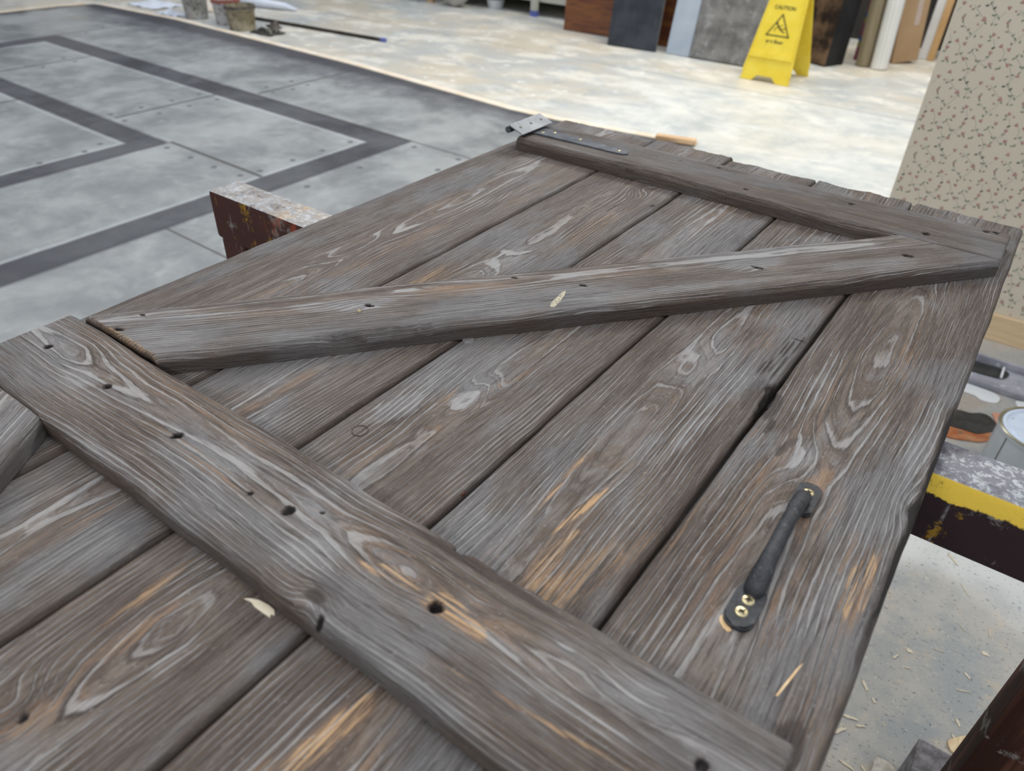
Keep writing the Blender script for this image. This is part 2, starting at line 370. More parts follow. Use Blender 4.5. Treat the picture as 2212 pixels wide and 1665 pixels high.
def sheet_material():
    t = NT('grey_painted_stage_sheet', .42, .30); p = t.geo(); s = t.sep(p); X = s[0]; Y = t.math('ADD', s[1], t.math('MULTIPLY', t.math('ADD', X, 2.45), .03))
    a = t.noise(p, 2.6, 8, .68, .2); b = t.noise(t.mapv(p, (1, 1, 1), (6, 2, 0)), 9, 5, .6)
    c = t.mix(t.ss(a, .34, .66), (.215, .225, .225), (.345, .355, .348))
    c = t.mix(t.ss(b, .55, .70, 0, .35), c, (.43, .44, .42))
    c = t.mix(t.ss(b, .30, .42, .35, 0), c, (.26, .24, .225))
    def rect(cx, cy, hx, hy):
        return t.math('MAXIMUM', t.math('SUBTRACT', t.math('ABSOLUTE', t.math('SUBTRACT', X, cx)), hx), t.math('SUBTRACT', t.math('ABSOLUTE', t.math('SUBTRACT', Y, cy)), hy))
    def seg(v, lo, hi, across, at_, wdt=.006):
        m = t.math('MULTIPLY', t.ss(t.math('ABSOLUTE', t.math('SUBTRACT', across, at_)), wdt, wdt * 2.2, 1, 0), t.math('MULTIPLY', t.math('GREATER_THAN', v, lo), t.math('LESS_THAN', v, hi)))
        return m
    dkc = t.mix(t.ss(a, .35, .65), (.052, .052, .058), (.085, .086, .092))
    for (cx, cy, hx, hy, wd_) in ((-4.195, 0.85, 1.74, 1.765, .15), (-4.19, 0.82, .90, 1.01, .13)):
        d = t.math('ADD', rect(cx, cy, hx, hy), t.math('MULTIPLY_ADD', b, .010, -.005))
        m = t.math('MULTIPLY', t.ss(d, -.004, .004, 1, 0), t.ss(d, -wd_ - .006, -wd_ + .006))
        c = t.mix(t.math('MULTIPLY', m, .93), c, dkc)
        e = t.ss(t.math('ABSOLUTE', d), .004, .020, .6, 0); c = t.mix(e, c, (.05, .05, .055))
        e2 = t.ss(t.math('ABSOLUTE', t.math('ADD', d, wd_ + .014)), .006, .016, .35, 0); c = t.mix(e2, c, (.50, .52, .52))
    jm = None
    for q in (seg(Y, 2.64, 3.6, X, -3.667), seg(Y, 2.64, 3.6, X, -5.93), seg(Y, 1.87, 2.5, X, -5.16), seg(Y, 1.87, 2.5, X, -3.82),
              seg(X, -3.29, -2.61, Y, 1.85), seg(X, -4.3, -1.4, Y, 2.62, .003), seg(Y, -.2, 1.74, X, -4.49), seg(X, -2.46, -1.4, Y, 1.3, .003), seg(X, -3.3, -2.6, Y, .62, .005)):
        jm = q if jm is None else t.math('MAXIMUM', jm, q)
    c = t.mix(t.math('MULTIPLY', jm, .85), c, (.07, .062, .05))
    # black overspray along the far edge of the sheet
    ed = t.math('ADD', t.math('SUBTRACT', 3.475, Y), t.math('MULTIPLY_ADD', b, .16, -.08))
    c = t.mix(t.ss(ed, .09, .20, .96, 0), c, (.02, .02, .022))
    c = t.mix(t.ss(t.math('ADD', ed, t.math('MULTIPLY_ADD', a, .5, -.25)), .16, .50, .65, 0), c, (.11, .11, .12))
    ed2 = t.math('ADD', t.math('SUBTRACT', X, -7.0), t.math('MULTIPLY_ADD', b, .16, -.08))
    c = t.mix(t.ss(ed2, .03, .12, .8, 0), c, (.03, .03, .033))
    t.col(c); t.rough(t.ss(a, .35, .65, .30, .50)); t.bump(b, .002, .25)
    return t.m
M['sheet'] = sheet_material()

def trestle_material():
    # dark brown timber; years of paint on the upper faces, a yellow band painted on one side, drips
    t = NT('paint_spattered_trestle', .72, .12); p = t.geo(); s = t.sep(p)
    nrm = t.sep(t.n('ShaderNodeNewGeometry').outputs['Normal'])
    a = t.noise(p, 16, 5, .65); b = t.noise(p, 42, 5, .7); cno = t.noise(t.mapv(p, (1, 1, 1), (7, 1, 3)), 26, 5, .7)
    dr = t.noise(t.mapv(p, (42, 42, 3)), 1, 3, .6)
    dark = t.mix(t.ss(a, .36, .64), (.030, .013, .011), (.060, .026, .020))
    dark = t.mix(t.ss(s[0], -.1, -.6, 0, .8), dark, (.066, .030, .025))
    dark = t.mix(t.ss(s[0], -.2, .02, 0, .85), dark, (.028, .018, .022))
    dark = t.mix(t.math('MULTIPLY', t.ss(s[0], .150, .160), t.ss(s[2], .64, .62)), dark, t.mix(t.ss(dr, .40, .60), (.030, .012, .008), (.100, .040, .026)))
    dark = t.mix(t.ss(cno, .56, .64, 0, .8), dark, (.20, .19, .17))
    dark = t.mix(t.math('MULTIPLY', t.ss(dr, .62, .68), t.ss(a, .40, .50)), dark, (.33, .32, .34))
    dark = t.mix(t.math('MULTIPLY', t.ss(dr, .54, .62), t.ss(b, .54, .60)), dark, (.26, .15, .02))
    red = t.math('MULTIPLY', t.ss(a, .50, .60), t.math('MULTIPLY', t.ss(s[0], -.88, -.82), t.ss(s[0], -.70, -.76)))
    dark = t.mix(t.math('MULTIPLY', red, .8), dark, (.28, .06, .03))
    topc = t.mix(t.ss(b, .36, .58), (.07, .058, .062), (.40, .42, .44))
    topc = t.mix(t.ss(a, .46, .58, 0, .8), topc, (.52, .53, .53))
    topc = t.mix(t.ss(cno, .55, .62, 0, .6), topc, (.13, .115, .10))
    topc = t.mix(t.math('MULTIPLY', t.ss(cno, .50, .60), t.math('MULTIPLY', t.ss(s[0], -.88, -.80, 0, .7), t.ss(s[0], -.70, -.74))), topc, (.60, .42, .22))
    spk = t.noise(t.mapv(p, (1, 1, 1), (2, 9, 5)), 130, 4, .75)
    topc = t.mix(t.ss(spk, .56, .50, 0, .75), topc, t.mix(t.ss(s[0], -.5, 0), (.30, .27, .24), (.15, .145, .17)))
    up = t.ss(t.math('ADD', nrm[2], t.math('MULTIPLY_ADD', b, .5, -.25)), .35, .55)
    c = t.mix(up, dark, topc)
    # yellow band on the right half of the near face
    low = t.math('ADD', s[2], t.math('ADD', t.math('MULTIPLY_ADD', b, .020, -.010), t.math('MULTIPLY_ADD', a, .030, -.015)))
    yel = t.math('MULTIPLY', t.ss(low, .705, .708), t.math('MULTIPLY', t.ss(s[0], .0, .004), t.math('MULTIPLY', t.ss(nrm[1], -.2, -.35), t.ss(s[2], .7285, .727))))
    yc = t.mix(t.ss(b, .34, .44), (.30, .22, .05), (.80, .56, .075))
    c = t.mix(yel, c, yc)
    t.col(c); t.bump(t.math('ADD', a, t.math('MULTIPLY', b, .5)), .003, .5)
    return t.m
M['trestle'] = trestle_material()
M['footgrey'] = mottled('dusty_foot_bar', (.13, .12, .12), (.27, .26, .27), 60, .8, .2, c3=(.36, .33, .31), bump=.002)

# ------------------------------------------------------------------ room
def struct(name, lo, hi, mat):
    bm = bmesh.new(); bbox(bm, lo, hi); o = from_bm(name, bm, mat); o['kind'] = 'structure'; return o
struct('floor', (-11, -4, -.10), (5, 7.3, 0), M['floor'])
M['wallback'] = mottled('dark_stained_wall', (.035, .032, .030), (.06, .055, .05), 3, .8)
struct('wall_back', (-11, 7.0, 0), (5, 7.2, 2.6), M['wallback'])

struct('wall_left', (-11.2, -4, 0), (-11, 7.2, 2.6), M['wallback'])
# ------------------------------------------------------------------ the door
door = empty('ledged_door', (-.35, .22, .728), 'grey-brown weathered ledged and braced plank door lying flat across the paint-spattered trestle', 'door')
bpy.context.view_layer.update()
ZP = .75; TP = .022
def finish(parent):
    # children were built in world coordinates
    for ch in [o for o in COL.objects if o.parent == parent]:
        ch.matrix_parent_inverse = parent.matrix_world.inverted() if False else Matrix.Translation(-Vector(parent.location))
def UA(a, b, fine0, fine1, df, dc):
    xs = []
    if a < fine0: xs += list(np.arange(a, fine0, dc))
    lo, hi = max(a, fine0), min(b, fine1)
    xs += list(np.linspace(lo, hi, max(2, int((hi - lo) / df))))
    if b > fine1: xs += list(np.arange(fine1 + dc, b, dc)) + [b]
    return np.unique(np.round(xs, 6))
fp = (lambda u, v: (v, u), ZP)          # planks run along Y
EDG = [(-.733, -.5475), (-.5445, -.4035), (-.4005, -.2605), (-.2575, -.1170), (-.1140, .0295)]
ENDS = [1.205, 1.213, 1.196, 1.197, 1.198]
PL = [
 dict(rings=dict(c=-.635, s=.0042, D=[(-.8, .05), (.1, .03), (.45, .030), (.60, .058), (.78, .02), (.95, .05), (1.2, .03)], warp=.012),
      knots=[(.56, -.639, .05, .010, 1.8), (.86, -.60, .05, .010, 1.6)],
      marks=[('orange', .60, -.60, .16, .012, .8, 0), ('orange', .90, -.57, .12, .02, .7, 0), ('pale', .95, -.66, .10, .03, .35, 0), ('orange', .4, -.62, .1, .02, .5, 0), ('brown', .7, -.67, .2, .02, .3, 0)], pale0=.34),
 dict(rings=dict(c=-.480, s=.0040, D=[(-.8, .02), (.1, .05), (.50, .02), (.75, .035), (.98, .05), (1.2, .02)], warp=.016),
      knots=[(.985, -.455, .030, .014, 3.5), (.66, -.474, .045, .020, 1.6), (.10, -.47, .06, .02, 1)],
      marks=[('pale', .665, -.474, .045, .020, 1.0, 0), ('orange', .55, -.51, .08, .02, .8, 0), ('dark', .891, -.453, .024, .0016, .9, 0), ('dark', .931, -.413, .006, .004, .9, .4),
             ('orange', .80, -.44, .1, .010, .6, 0), ('pale', .09, -.43, .05, .02, .5, 0), ('orange', .11, -.46, .05, .010, .8, 0)], pale0=.38),
 dict(rings=dict(c=-.334, s=.0046, D=[(-.8, .05), (-.1, .03), (.02, .055), (.11, .018), (.2, .06), (.34, .058), (.45, .010), (.62, .030), (1.2, .06)], warp=.016),
      knots=[(.415, -.332, .045, .014, 2.4), (.026, -.355, .022, .016, 3)],
      marks=[('pale', .41, -.335, .026, .012, .9, .1), ('orange', .353, -.329, .022, .009, 1.0, 0), ('orange', .40, -.352, .03, .006, .9, .1), ('orange', .46, -.320, .04, .005, .9, .2), ('pale', .362, -.374, .035, .016, .9, .2), ('dark', .36, -.362, .03, .008, .45, .15),
             ('orange', .62, -.335, .06, .008, .5, 0), ('orange', .29, -.35, .05, .014, .6, 0), ('pale', .10, -.31, .022, .010, .8, .2), ('orange', .09, -.345, .04, .006, .9, 0), ('orange', .12, -.365, .04, .005, .9, 0),
             ('orange', .03, -.34, .03, .012, .8, .3), ],
      holes=[(.0265, -.3435, .0024, .004)], pale0=.34),
 dict(rings=dict(c=-.190, s=.0052, D=[(-.8, .02), (-.05, .05), (.08, .02), (.20, .05), (.34, .050), (.45, .022), (.60, .014), (.74, .045), (.9, .03), (1.2, .05)], warp=.014),
      knots=[(.585, -.195, .05, .016, 2.2)],
      marks=[('orange', .36, -.178, .05, .004, .9, .15), ('orange', .38, -.207, .05, .003, .9, -.05), ('brown', .45, -.195, .07, .014, .5, 0), ('orange', .30, -.145, .07, .016, .8, .2), ('orange', .30, -.17, .05, .008, .7, 0),
             ('pale', .55, -.15, .09, .010, .6, .05), ('pale', .50, -.24, .10, .008, .35, 0), ('dark', .585, -.128, .040, .010, .30, 0), ('pale', .62, -.20, .03, .010, .6, .1),
             ('dark', .66, -.1245, .06, .0012, .9, .03), ('dark', .665, -.130, .045, .0010, .9, .03), ('dark', .655, -.1345, .05, .0010, .9, .03), ('dark', .635, -.139, .035, .0012, .8, .06), ('dark', .704, -.127, .0012, .008, .9, 0),
             ('orange', .115, -.20, .05, .008, 1.3, .1), ('orange', .07, -.215, .04, .006, 1.0, .1), ('orange', .07, -.17, .07, .01, .7, 0)],
      notch=[(.584, -.1172, .030, .0036, .008, .9), (.60, -.1215, .010, .0025, .004, .8)], pale0=.34),
 dict(rings=dict(c=-.045, s=.0050, D=[(-.8, .04), (.1, .06), (.25, .02), (.36, .035), (.50, .06), (.60, .045), (.72, .014), (.85, .030), (1.0, .07), (1.2, .03)], warp=.018),
      knots=[(.52, -.062, .045, .016, 1.4), (.515, .022, .03, .014, 1.6)],
      marks=[('pale', .52, -.063, .022, .012, 1.0, 0), ('pale', .535, -.075, .020, .006, .8, .2), ('dark', .53, -.078, .022, .005, .7, .2), ('orange', .47, -.035, .06, .018, .8, 0), ('orange', .36, -.024, .05, .012, .8, 0), ('orange', .345, -.058, .03, .010, .6, 0),
             ('orange', .415, .012, .045, .010, 1.1, 0), ('orange', .44, -.005, .03, .008, .7, 0), ('pale', .385, -.008, .04, .014, .5, 0), ('orange', .43, -.085, .10, .008, .5, 0), ('brown', .31, -.02, .05, .03, .3, 0),
             ('pale', .60, .012, .09, .012, .7, 0), ('pale', .48, .0, .06, .03, .35, 0), ('dark', .51, .0265, .012, .006, .8, 0), ('dark', .66, .027, .03, .005, .6, 0), ('dark', .60, .028, .05, .0035, .6, 0), ('dark', .5, .027, .09, .003, .6, 0),
             ('dark', .42, .026, .08, .004, .5, 0), ('dark', .575, -.1085, .03, .008, .5, 0), ('dark', .545, -.100, .012, .004, .7, 0), ('orange', .53, -.10, .02, .006, .6, 0), ('orange', .44, -.108, .12, .004, .8, 0),
             ('pale', .64, -.085, .08, .012, .7, 0), ('orange', .72, -.03, .05, .012, .5, 0), ('pale', .345, -.010, .012, .0012, 1.0, .1), ('dark', .27, .01, .03, .01, .6, 0)],
      notch=[(.580, -.1140, .026, .0026, .006, .85), (.64, .0290, .03, .003, .0015, .5), (.515, .0290, .014, .004, .0018, .7), (.43, .029, .03, .003, .0012, .4)], r=.006, pale0=.36)]
for i, (e, q) in enumerate(zip(EDG, PL)):
    V = np.linspace(e[0], e[1], int((e[1] - e[0]) / .0020))
    board('plank', UA(-.77, ENDS[i], -.03, 1.23, .0024, .03), V, fp, TP, door, 11 + i * 7, wav=.0010, endwav=.0045, r_end=.004, r=q.pop('r', .0026), arris=1.0, **q)
# ledges run along X
TL = .021
fl = (lambda u, v: (u, v), ZP + TL + .0004)
board('ledge', UA(-.709, .0125, -1, 1, .0016, .01), np.linspace(.1605, .2600, 66), fl, TL, door, 91,
      dict(c=.222, s=.0044, k=.16, D=[(-.71, .020), (-.64, .006), (-.60, .028), (-.52, .040), (-.40, .050), (-.30, .045), (-.23, .016), (-.18, .030), (-.1, .012), (.02, .020)], warp=.008),
      knots=[(-.262, .172, .013, .010, 2.5), (-.07, .234, .03, .012, 1.0)],
      holes=[(-.668, .215, .0034, .004), (-.569, .214, .0034, .004), (-.465, .211, .0040, .004), (-.333, .211, .0042, .004), (-.197, .211, .0046, .007), (-.368, .2055, .0022, .003), (-.3125, .2235, .0015, .002), (-.248, .163, .0025, .004), (-.0235, .219, .003, .003)],
      marks=[('pale', -.600, .207, .026, .013, .9, 0), ('pale', -.29, .190, .025, .018, .6, .2), ('orange', -.232, .214, .020, .006, 1.3, 0), ('orange', -.252, .210, .016, .005, 1.1, 0), ('orange', -.185, .213, .03, .012, .9, 0), ('dark', -.262, .172, .010, .006, .35, .1),
             ('orange', -.44, .205, .07, .008, .7, 0), ('orange', -.45, .24, .10, .010, .45, 0), ('pale', -.145, .216, .035, .006, .9, 0), ('pale', -.10, .205, .05, .006, .8, .05), ('pale', -.075, .236, .025, .010, .7, 0), ('pale', -.20, .165, .12, .005, .6, 0), ('pale', -.52, .166, .12, .006, .6, 0),
             ('orange', -.076, .257, .010, .003, 1.6, 0), ('orange', -.10, .190, .09, .002, 1.2, .10), ('dark', -.05, .215, .06, .012, .35, .05), ('pale', -.34, .220, .1, .02, .3, 0), ('dark', -.19, .252, .08, .005, .45, 0), ('orange', -.185, .2555, .03, .003, .9, 0), ('dark', -.04, .19, .04, .012, .3, 0), ('pale', -.60, .25, .06, .006, .4, 0), ('pale', -.117, .236, .006, .004, .8, 0), ('orange', -.55, .235, .06, .008, .5, 0)],
      notch=[(-.214, .2605, .0075, .0060, .018, .7), (-.175, .261, .030, .0050, .007, .3), (-.14, .261, .030, .0040, .006, .3), (-.30, .261, .03, .003, .004, .3), (-.076, .260, .012, .003, .004, 0), (-.25, .160, .02, .005, .005, .3)],
      r=.005, r_end=.0025, wav=.0022, pale0=.34)
board('ledge', UA(-.703, .0165, -1, 1, .0020, .01), np.linspace(1.003, 1.1010, 50), fl, TL, door, 57,
      dict(c=1.16, s=.0036, D=[(-.7, .05), (0, .06)], warp=.008), knots=[(-.18, 1.03, .04, .012, 1.0)],
      holes=[(-.44, 1.074, .002, .002), (-.38, 1.085, .003, .003), (-.314, 1.026, .0035, .004), (-.178, 1.068, .0035, .004), (-.073, 1.028, .0045, .005), (-.012, 1.089, .004, .004), (-.001, 1.093, .004, .004)],
      marks=[('orange', -.40, 1.04, .25, .015, .35, 0), ('pale', -.58, 1.012, .10, .006, .7, 0), ('orange', -.012, 1.0915, .003, .002, 1.6, 0), ('pale', -.45, 1.095, .2, .005, .5, 0), ('dark', -.50, 1.008, .02, .003, .8, 0), ('orange', -.515, 1.018, .004, .002, 1.4, 0)],
      notch=[(-.49, 1.003, .009, .0015, .002, .5)], r=.006, r_end=.003, wav=.0012, pale0=.30)
board('ledge', UA(-.705, .013, -1, 1, .006, .01), np.linspace(-.68, -.58, 16), fl, TL, door, 33, dict(c=-.63, s=.005, D=[(-.7, .03), (0, .05)]), pale0=.4)
# upper brace: from the hinge end of the middle ledge up to the free end of the top ledge
ang = math.atan2(.721, .582); ca, sa = math.cos(ang), math.sin(ang)
bx0, by0 = -.578, .2645
Lb = (1.0018 - by0) / sa
TB = .0215
fb = (lambda u, v: (bx0 + u * ca - v * sa, by0 + u * sa + v * ca), ZP + TB + .0004)
WB = .0935
def buv(x, y): return ((x - bx0) * ca + (y - by0) * sa, -(x - bx0) * sa + (y - by0) * ca)
def B(l): return [(k, *buv(x, y), a_, b_, c_, 0.0) for k, x, y, a_, b_, c_ in l]
bh = [(*buv(x, y), r_, d_) for x, y, r_, d_ in [(-.617, .306, .0034, .003), (-.612, .349, .002, .002), (-.467, .484, .0034, .003), (-.321, .657, .003, .003), (-.187, .821, .0040, .004), (-.059, .963, .0042, .005), (-.373, .645, .0025, .002)]]
board('brace', np.linspace(0, Lb, 560), np.linspace(0, WB, 54), fb, TB, door, 71,
      dict(c=.075, s=.0040, D=[(0, .02), (.3, .015), (.5, .03), (.8, .02), (1, .03)], warp=.010), knots=[(*buv(-.470, .487), .03, .012, 2.0), (*buv(-.187, .824), .03, .012, 2.4), (*buv(-.43, .41), .02, .01, 1)],
      holes=bh,
      marks=B([('pale', -.485, .472, .06, .012, .8), ('pale', -.19, .83, .05, .010, .9), ('pale', -.33, .68, .03, .01, .6), ('pale', -.60, .29, .06, .02, .6), ('pale', -.49, .375, .05, .012, .6), ('orange', -.42, .56, .10, .014, .6), ('orange', -.28, .73, .10, .012, .6), ('orange', -.54, .40, .08, .01, .5),
               ('pale', -.25, .70, .15, .008, .7), ('pale', -.10, .90, .08, .012, .6), ('dark', -.455, .405, .05, .006, .5), ('orange', -.617, .306, .004, .003, 1.6), ('pale', -.68, .28, .03, .03, .4)]) + [('orange', .0, WB / 2, .005, WB * .6, 1.25, 0), ('dark', .0, WB / 2, .003, WB * .6, .4, 0)],
      notch=[(*buv(-.455, .4165), .055, .007, .006, .25), (*buv(-.47, .40), .018, .006, .005, .3), (*buv(-.42, .458), .012, .006, .004, .3), (*buv(-.20, .72), .006, .003, .006, 1)],
      r=.006, r_end=.004, shear=(-ca / sa, -ca / sa), side=.50, wav=.0010, pale0=.46)
# lower brace: from the middle ledge down towards the free side
ang2 = math.atan2(-(.160 - .118), (.578 - .548)); c2, s2 = math.cos(ang2), math.sin(ang2)
cx2, cy2 = -.5735, .1592
fb2 = (lambda u, v: (cx2 + u * c2 + v * s2, cy2 + u * s2 - v * c2), ZP + TL + .0006)
board('brace', np.linspace(0, .95, 420), np.linspace(0, .0905, 50), fb2, TL, door, 47,
      dict(c=.03, s=.004, D=[(0, .03), (1, .03)]), marks=[('pale', .03, -.03, .03, .02, .5, 0), ('pale', .02, .02, .03, .04, .5, 0)],
      r=.005, shear=(-.72, 0), pale0=.5)

# plugs, the white splinter, the long bare scratch
def disc_part(name, x, y, z, r_, h, mat, parent, seg=24, lab=None, el=1.0):
    bm = bmesh.new(); lathe(bm, [(0, -.001), (r_, -.001), (r_, h * .6), (r_ * .92, h), (0, h)], seg)
    o = from_bm(name, bm, mat, parent, (x, y, z), True); o.scale = (1, el, 1)
    if lab: o['label'] = lab
    return o
def metal(name, parent): pass
M['plugwood'] = mottled('stained_wooden_plug', (.15, .14, .132), (.24, .235, .23), 90, .6, .3, stretch=(6, 1, 1), bump=.0004)
disc_part('wooden_plug', -.3935, .489, ZP - .0005, .0062, .0016, M['plugwood'], door, lab='round grey wooden plug')
o = disc_part('nail_head', -.2662, .3165, ZP - .0022, .0060, .0016, mottled('rusty_nail', (.045, .022, .018), (.16, .070, .040), 400, .8, bump=.001), door, lab='rusty nail head in the joint')
for x, y in ((-.377, .321),):
    bm = bmesh.new(); lathe(bm, [(.0072, .0), (.0072, .0004), (.0066, .0004), (.0066, .0)], 30)
    from_bm('plug_ring', bm, M['slot'], door, (x, y, ZP - .0001))
bm = bmesh.new(); prism(bm, [(-.0135, -.0012), (-.010, .001), (-.004, .0030), (.004, .0034), (.0095, .0026), (.0125, .0), (.010, -.0012), (.0115, -.003), (.006, -.0028), (-.003, -.0022), (-.008, -.0006)], 0, .0012)
o = from_bm('bare_splinter', bm, mottled('bare_sapwood', (.70, .62, .45), (.80, .74, .58), 60, .6), door, (-.2985, .1545, ZP), rot=(0, 0, .1)); o['label'] = 'cream bare splinter patch'
bm = bmesh.new(); prism(bm, [(-.0008, -.016), (.0004, -.015), (.0014, .002), (.0018, .017), (.0004, .010), (-.0004, -.004)], 0, .0006)
o = from_bm('bare_splinter', bm, M['rawwood'], door, (-.004, .312, ZP - .0002), rot=(0, 0, -.12)); o['label'] = 'long orange bare splinter'

bm = bmesh.new(); prism(bm, [(-.002, -.0185), (.0015, -.017), (.004, -.004), (.0055, .010), (.0048, .021), (.0015, .017), (-.0012, .004), (-.0035, -.006), (-.0045, -.015)], 0, .0005)
o = from_bm('paint_smear', bm, mottled('cream_smear', (.42, .38, .26), (.55, .50, .36), 260, .6, c3=(.20, .18, .15), c3lo=.50, c3hi=.56), door, (-.350, .584, ZP + TB + .0001), rot=(0, 0, .35)); o['label'] = 'cream diagonal smear across the brace'
bm = bmesh.new(); bmesh.ops.create_icosphere(bm, subdivisions=2, radius=.0026); bmesh.ops.scale(bm, vec=(1, .8, .8), verts=bm.verts)
o = from_bm('crumb', bm, mottled('yellow_crumb', (.34, .28, .16), (.44, .38, .24), 300, .8), door, (-.492, .436, ZP + TB + .0012)); o['label'] = 'yellowish crumb stuck to the brace'
# ---- pull handle
hd = empty('handle', (-.045, .40, ZP)); hd.parent = door; hd['label'] = 'black wrought iron pull handle'
hb = bmesh.new()
def rrect(x0, x1, y0, y1, rr, top_only=None, n=6):
    pts = []
    for cx_, cy_, a0 in ((x1 - rr, y1 - rr, 0), (x0 + rr, y1 - rr, 90), (x0 + rr, y0 + rr, 180), (x1 - rr, y0 + rr, 270)):
        for k in range(n + 1): a = math.radians(a0 + 90 * k / n); pts.append((cx_ + rr * math.cos(a), cy_ + rr * math.sin(a)))
    return pts
def plate(bm, pts, z0, z1, bev):
    prism(bm, pts, z0, z1)
bm = bmesh.new(); plate(bm, [(x, y) for x, y in rrect(-.0100, .0100, -.075, -.034, .0088)], .0004, .0042, 0)
bmesh.ops.bevel(bm, geom=[e for e in bm.edges if all(v.co.z > .004 for v in e.verts)], offset=.0014, segments=2, affect='EDGES')
from_bm('handle_plate', bm, M['black_iron'], hd, smooth=True)
bm = bmesh.new(); plate(bm, [(x, y) for x, y in rrect(-.0095, .0085, .052, .089, .0045)], .0004, .0042, 0)
bmesh.ops.bevel(bm, geom=[e for e in bm.edges if all(v.co.z > .004 for v in e.verts)], offset=.0014, segments=2, affect='EDGES')
from_bm('handle_plate', bm, M['black_iron'], hd, smooth=True)
bm = bmesh.new()
pts = [(0, -.0445, .0020), (0, -.0430, .0040), (0, -.0395, .0060), (0, -.0355, .0090), (0, -.031, .0130), (0, -.022, .0172), (0, -.012, .0198), (-.0004, .002, .0212), (-.0006, .016, .0217), (-.0008, .030, .0212), (-.001, .042, .0196), (-.001, .054, .0166), (-.001, .060, .0130), (-.001, .063, .0085), (-.001, .064, .0035)]
rad = [.0035, .0062, .0074, .0074, .0068, .0060, .0056, .0054, .0054, .0055, .0057, .0060, .0062, .0064, .0066]
tube(bm, pts, rad, 16, flat=.85)
from_bm('handle_bar', bm, M['black_iron'], hd, smooth=True)
def screw(parent, x, y, z, r_=.0043, rot=.3, name='screw'):
    bm = bmesh.new(); lathe(bm, [(0, .0010), (r_ * .55, .0010), (r_ * .93, .0006), (r_, 0), (r_ * .8, -.0012)][::-1], 24)
    o = from_bm(name, bm, M['brass'], parent, (x, y, z), True); o['label'] = 'yellow zinc cross-head screw'
    bm = bmesh.new()
    for k in range(4):
        a = k * math.pi / 2 + rot; L_, W_ = r_ * .62, r_ * .13
        bbox(bm, (0, -W_, 0), (L_, W_, .0003), M4=Matrix.Rotation(a, 4, 'Z'))
    for k in range(4):
        a = k * math.pi / 2 + rot + math.pi / 4; bbox(bm, (0, -r_ * .06, 0), (r_ * .45, r_ * .06, .0003), M4=Matrix.Rotation(a, 4, 'Z'))
    from_bm('cross_slot', bm, M['slot'], o, (0, 0, .0009))
    return o
screw(hd, -.0004, .0768, .0042, rot=.5); screw(hd, 0, -.0505, .0042, rot=.2); screw(hd, -.0002, -.0620, .0042, rot=.9)
bm = bmesh.new(); prism(bm, [(-.0075, -.0705), (-.0095, -.068), (-.0108, -.0705), (-.0095, -.0745), (-.006, -.0775), (-.002, -.079), (.000, -.0765), (-.003, -.0745)], .0001, .0006)
o = from_bm('bare_chip', bm, M['rawwood'], hd); o['label'] = 'bare timber showing under the plate end'

# ---- tee hinge folded back over the top ledge
ZL = ZP + TL + .0006
hg = empty('tee_hinge', (-.60, 1.05, ZL)); hg.parent = door; hg['label'] = 'dull black tee hinge with a grey folded-back leaf'
bm = bmesh.new()
prism(bm, [(-.112, -.017), (-.112, .019), (.060, .006), (.080, .002), (.0835, -.006), (.080, -.012), (.070, -.0145)], 0, .0024)
bmesh.ops.bevel(bm, geom=[e for e in bm.edges if all(v.co.z > .002 for v in e.verts)], offset=.0007, segments=1, affect='EDGES')
from_bm('hinge_strap', bm, M['grey_iron'], hg, smooth=True)
for x, y in ((-.078, -.006), (-.062, .006), (-.011, .004), (.066, -.004)): screw(hg, x, y, .0024, .0030, random.random())
lf = bmesh.new()
Ml = Matrix.Translation((-.1165, -.006, .0158)) @ Matrix.Rotation(math.radians(21), 4, 'Y')
bbox(lf, (0, -.045, 0), (.030, .045, .0020), bev=.0006, M4=Ml)
leaf = from_bm('hinge_leaf', lf, mottled('dull_zinc_leaf', (.20, .215, .23), (.30, .315, .33), 30, .55, .4, c3=(.09, .10, .11)), hg); leaf['label'] = 'grey cross leaf folded over'
bm = bmesh.new()
for yy in (-.030, .0, .030):
    for xx in ((.006,) if yy == 0 else (.006,)): lathe(bm, [(.0026, .0018), (.0026, .0024), (.0, .0024)], 16, xx + .008, yy)
bmesh.ops.transform(bm, matrix=Ml, verts=bm.verts)
from_bm('screw_hole', bm, M['slot'], leaf)
bm = bmesh.new(); tube(bm, [(-.1170, -.052, .0092), (-.1170, .0, .0092), (-.1170, .040, .0092)], .0054, 14)
from_bm('hinge_barrel', bm, M['grey_iron'], hg, smooth=True)
for ch in [o for o in COL.objects if o.parent == door]:
    ch.matrix_parent_inverse = Matrix.Translation(-Vector(door.location))

# ------------------------------------------------------------------ trestles
def trestle(name, x0, x1, yc, lab, cat='trestle'):
    o = empty(name, (0.5 * (x0 + x1), yc, 0), lab, cat)
    zt = .7275; w_ = .052; h_ = .075
    inv = Matrix.Translation(-Vector(o.location))
    def pt(nm, lo, hi, bev, mat=M['trestle'], lab_=None):
        bm = bmesh.new(); bbox(bm, lo, hi, bev=bev)
        q = from_bm(nm, bm, mat, o, smooth=True); q.matrix_parent_inverse = inv
        if lab_: q['label'] = lab_
        return q
    ya, yb = yc - .036, yc + .020
    pt('beam', (x0, ya, zt - h_), (x1, yb, zt), .005)
    for xl in (x0 + .004, x1 - .058):
        pt('leg', (xl, ya + .004, .095), (xl + .054, yb - .002, zt - h_ - .0005), .002)
        pt('foot', (xl + .007, yc - .25, .0), (xl + .059, yc + .211, .0945), .004, M['footgrey'] if xl > -.2 else M['trestle'], 'dusty grey topped foot bar' if xl > -.2 else None)
    pt('rail', (x0 + .060, yc - .030, .097), (x1 - .060, yc + .006, .150), .003)
    return o
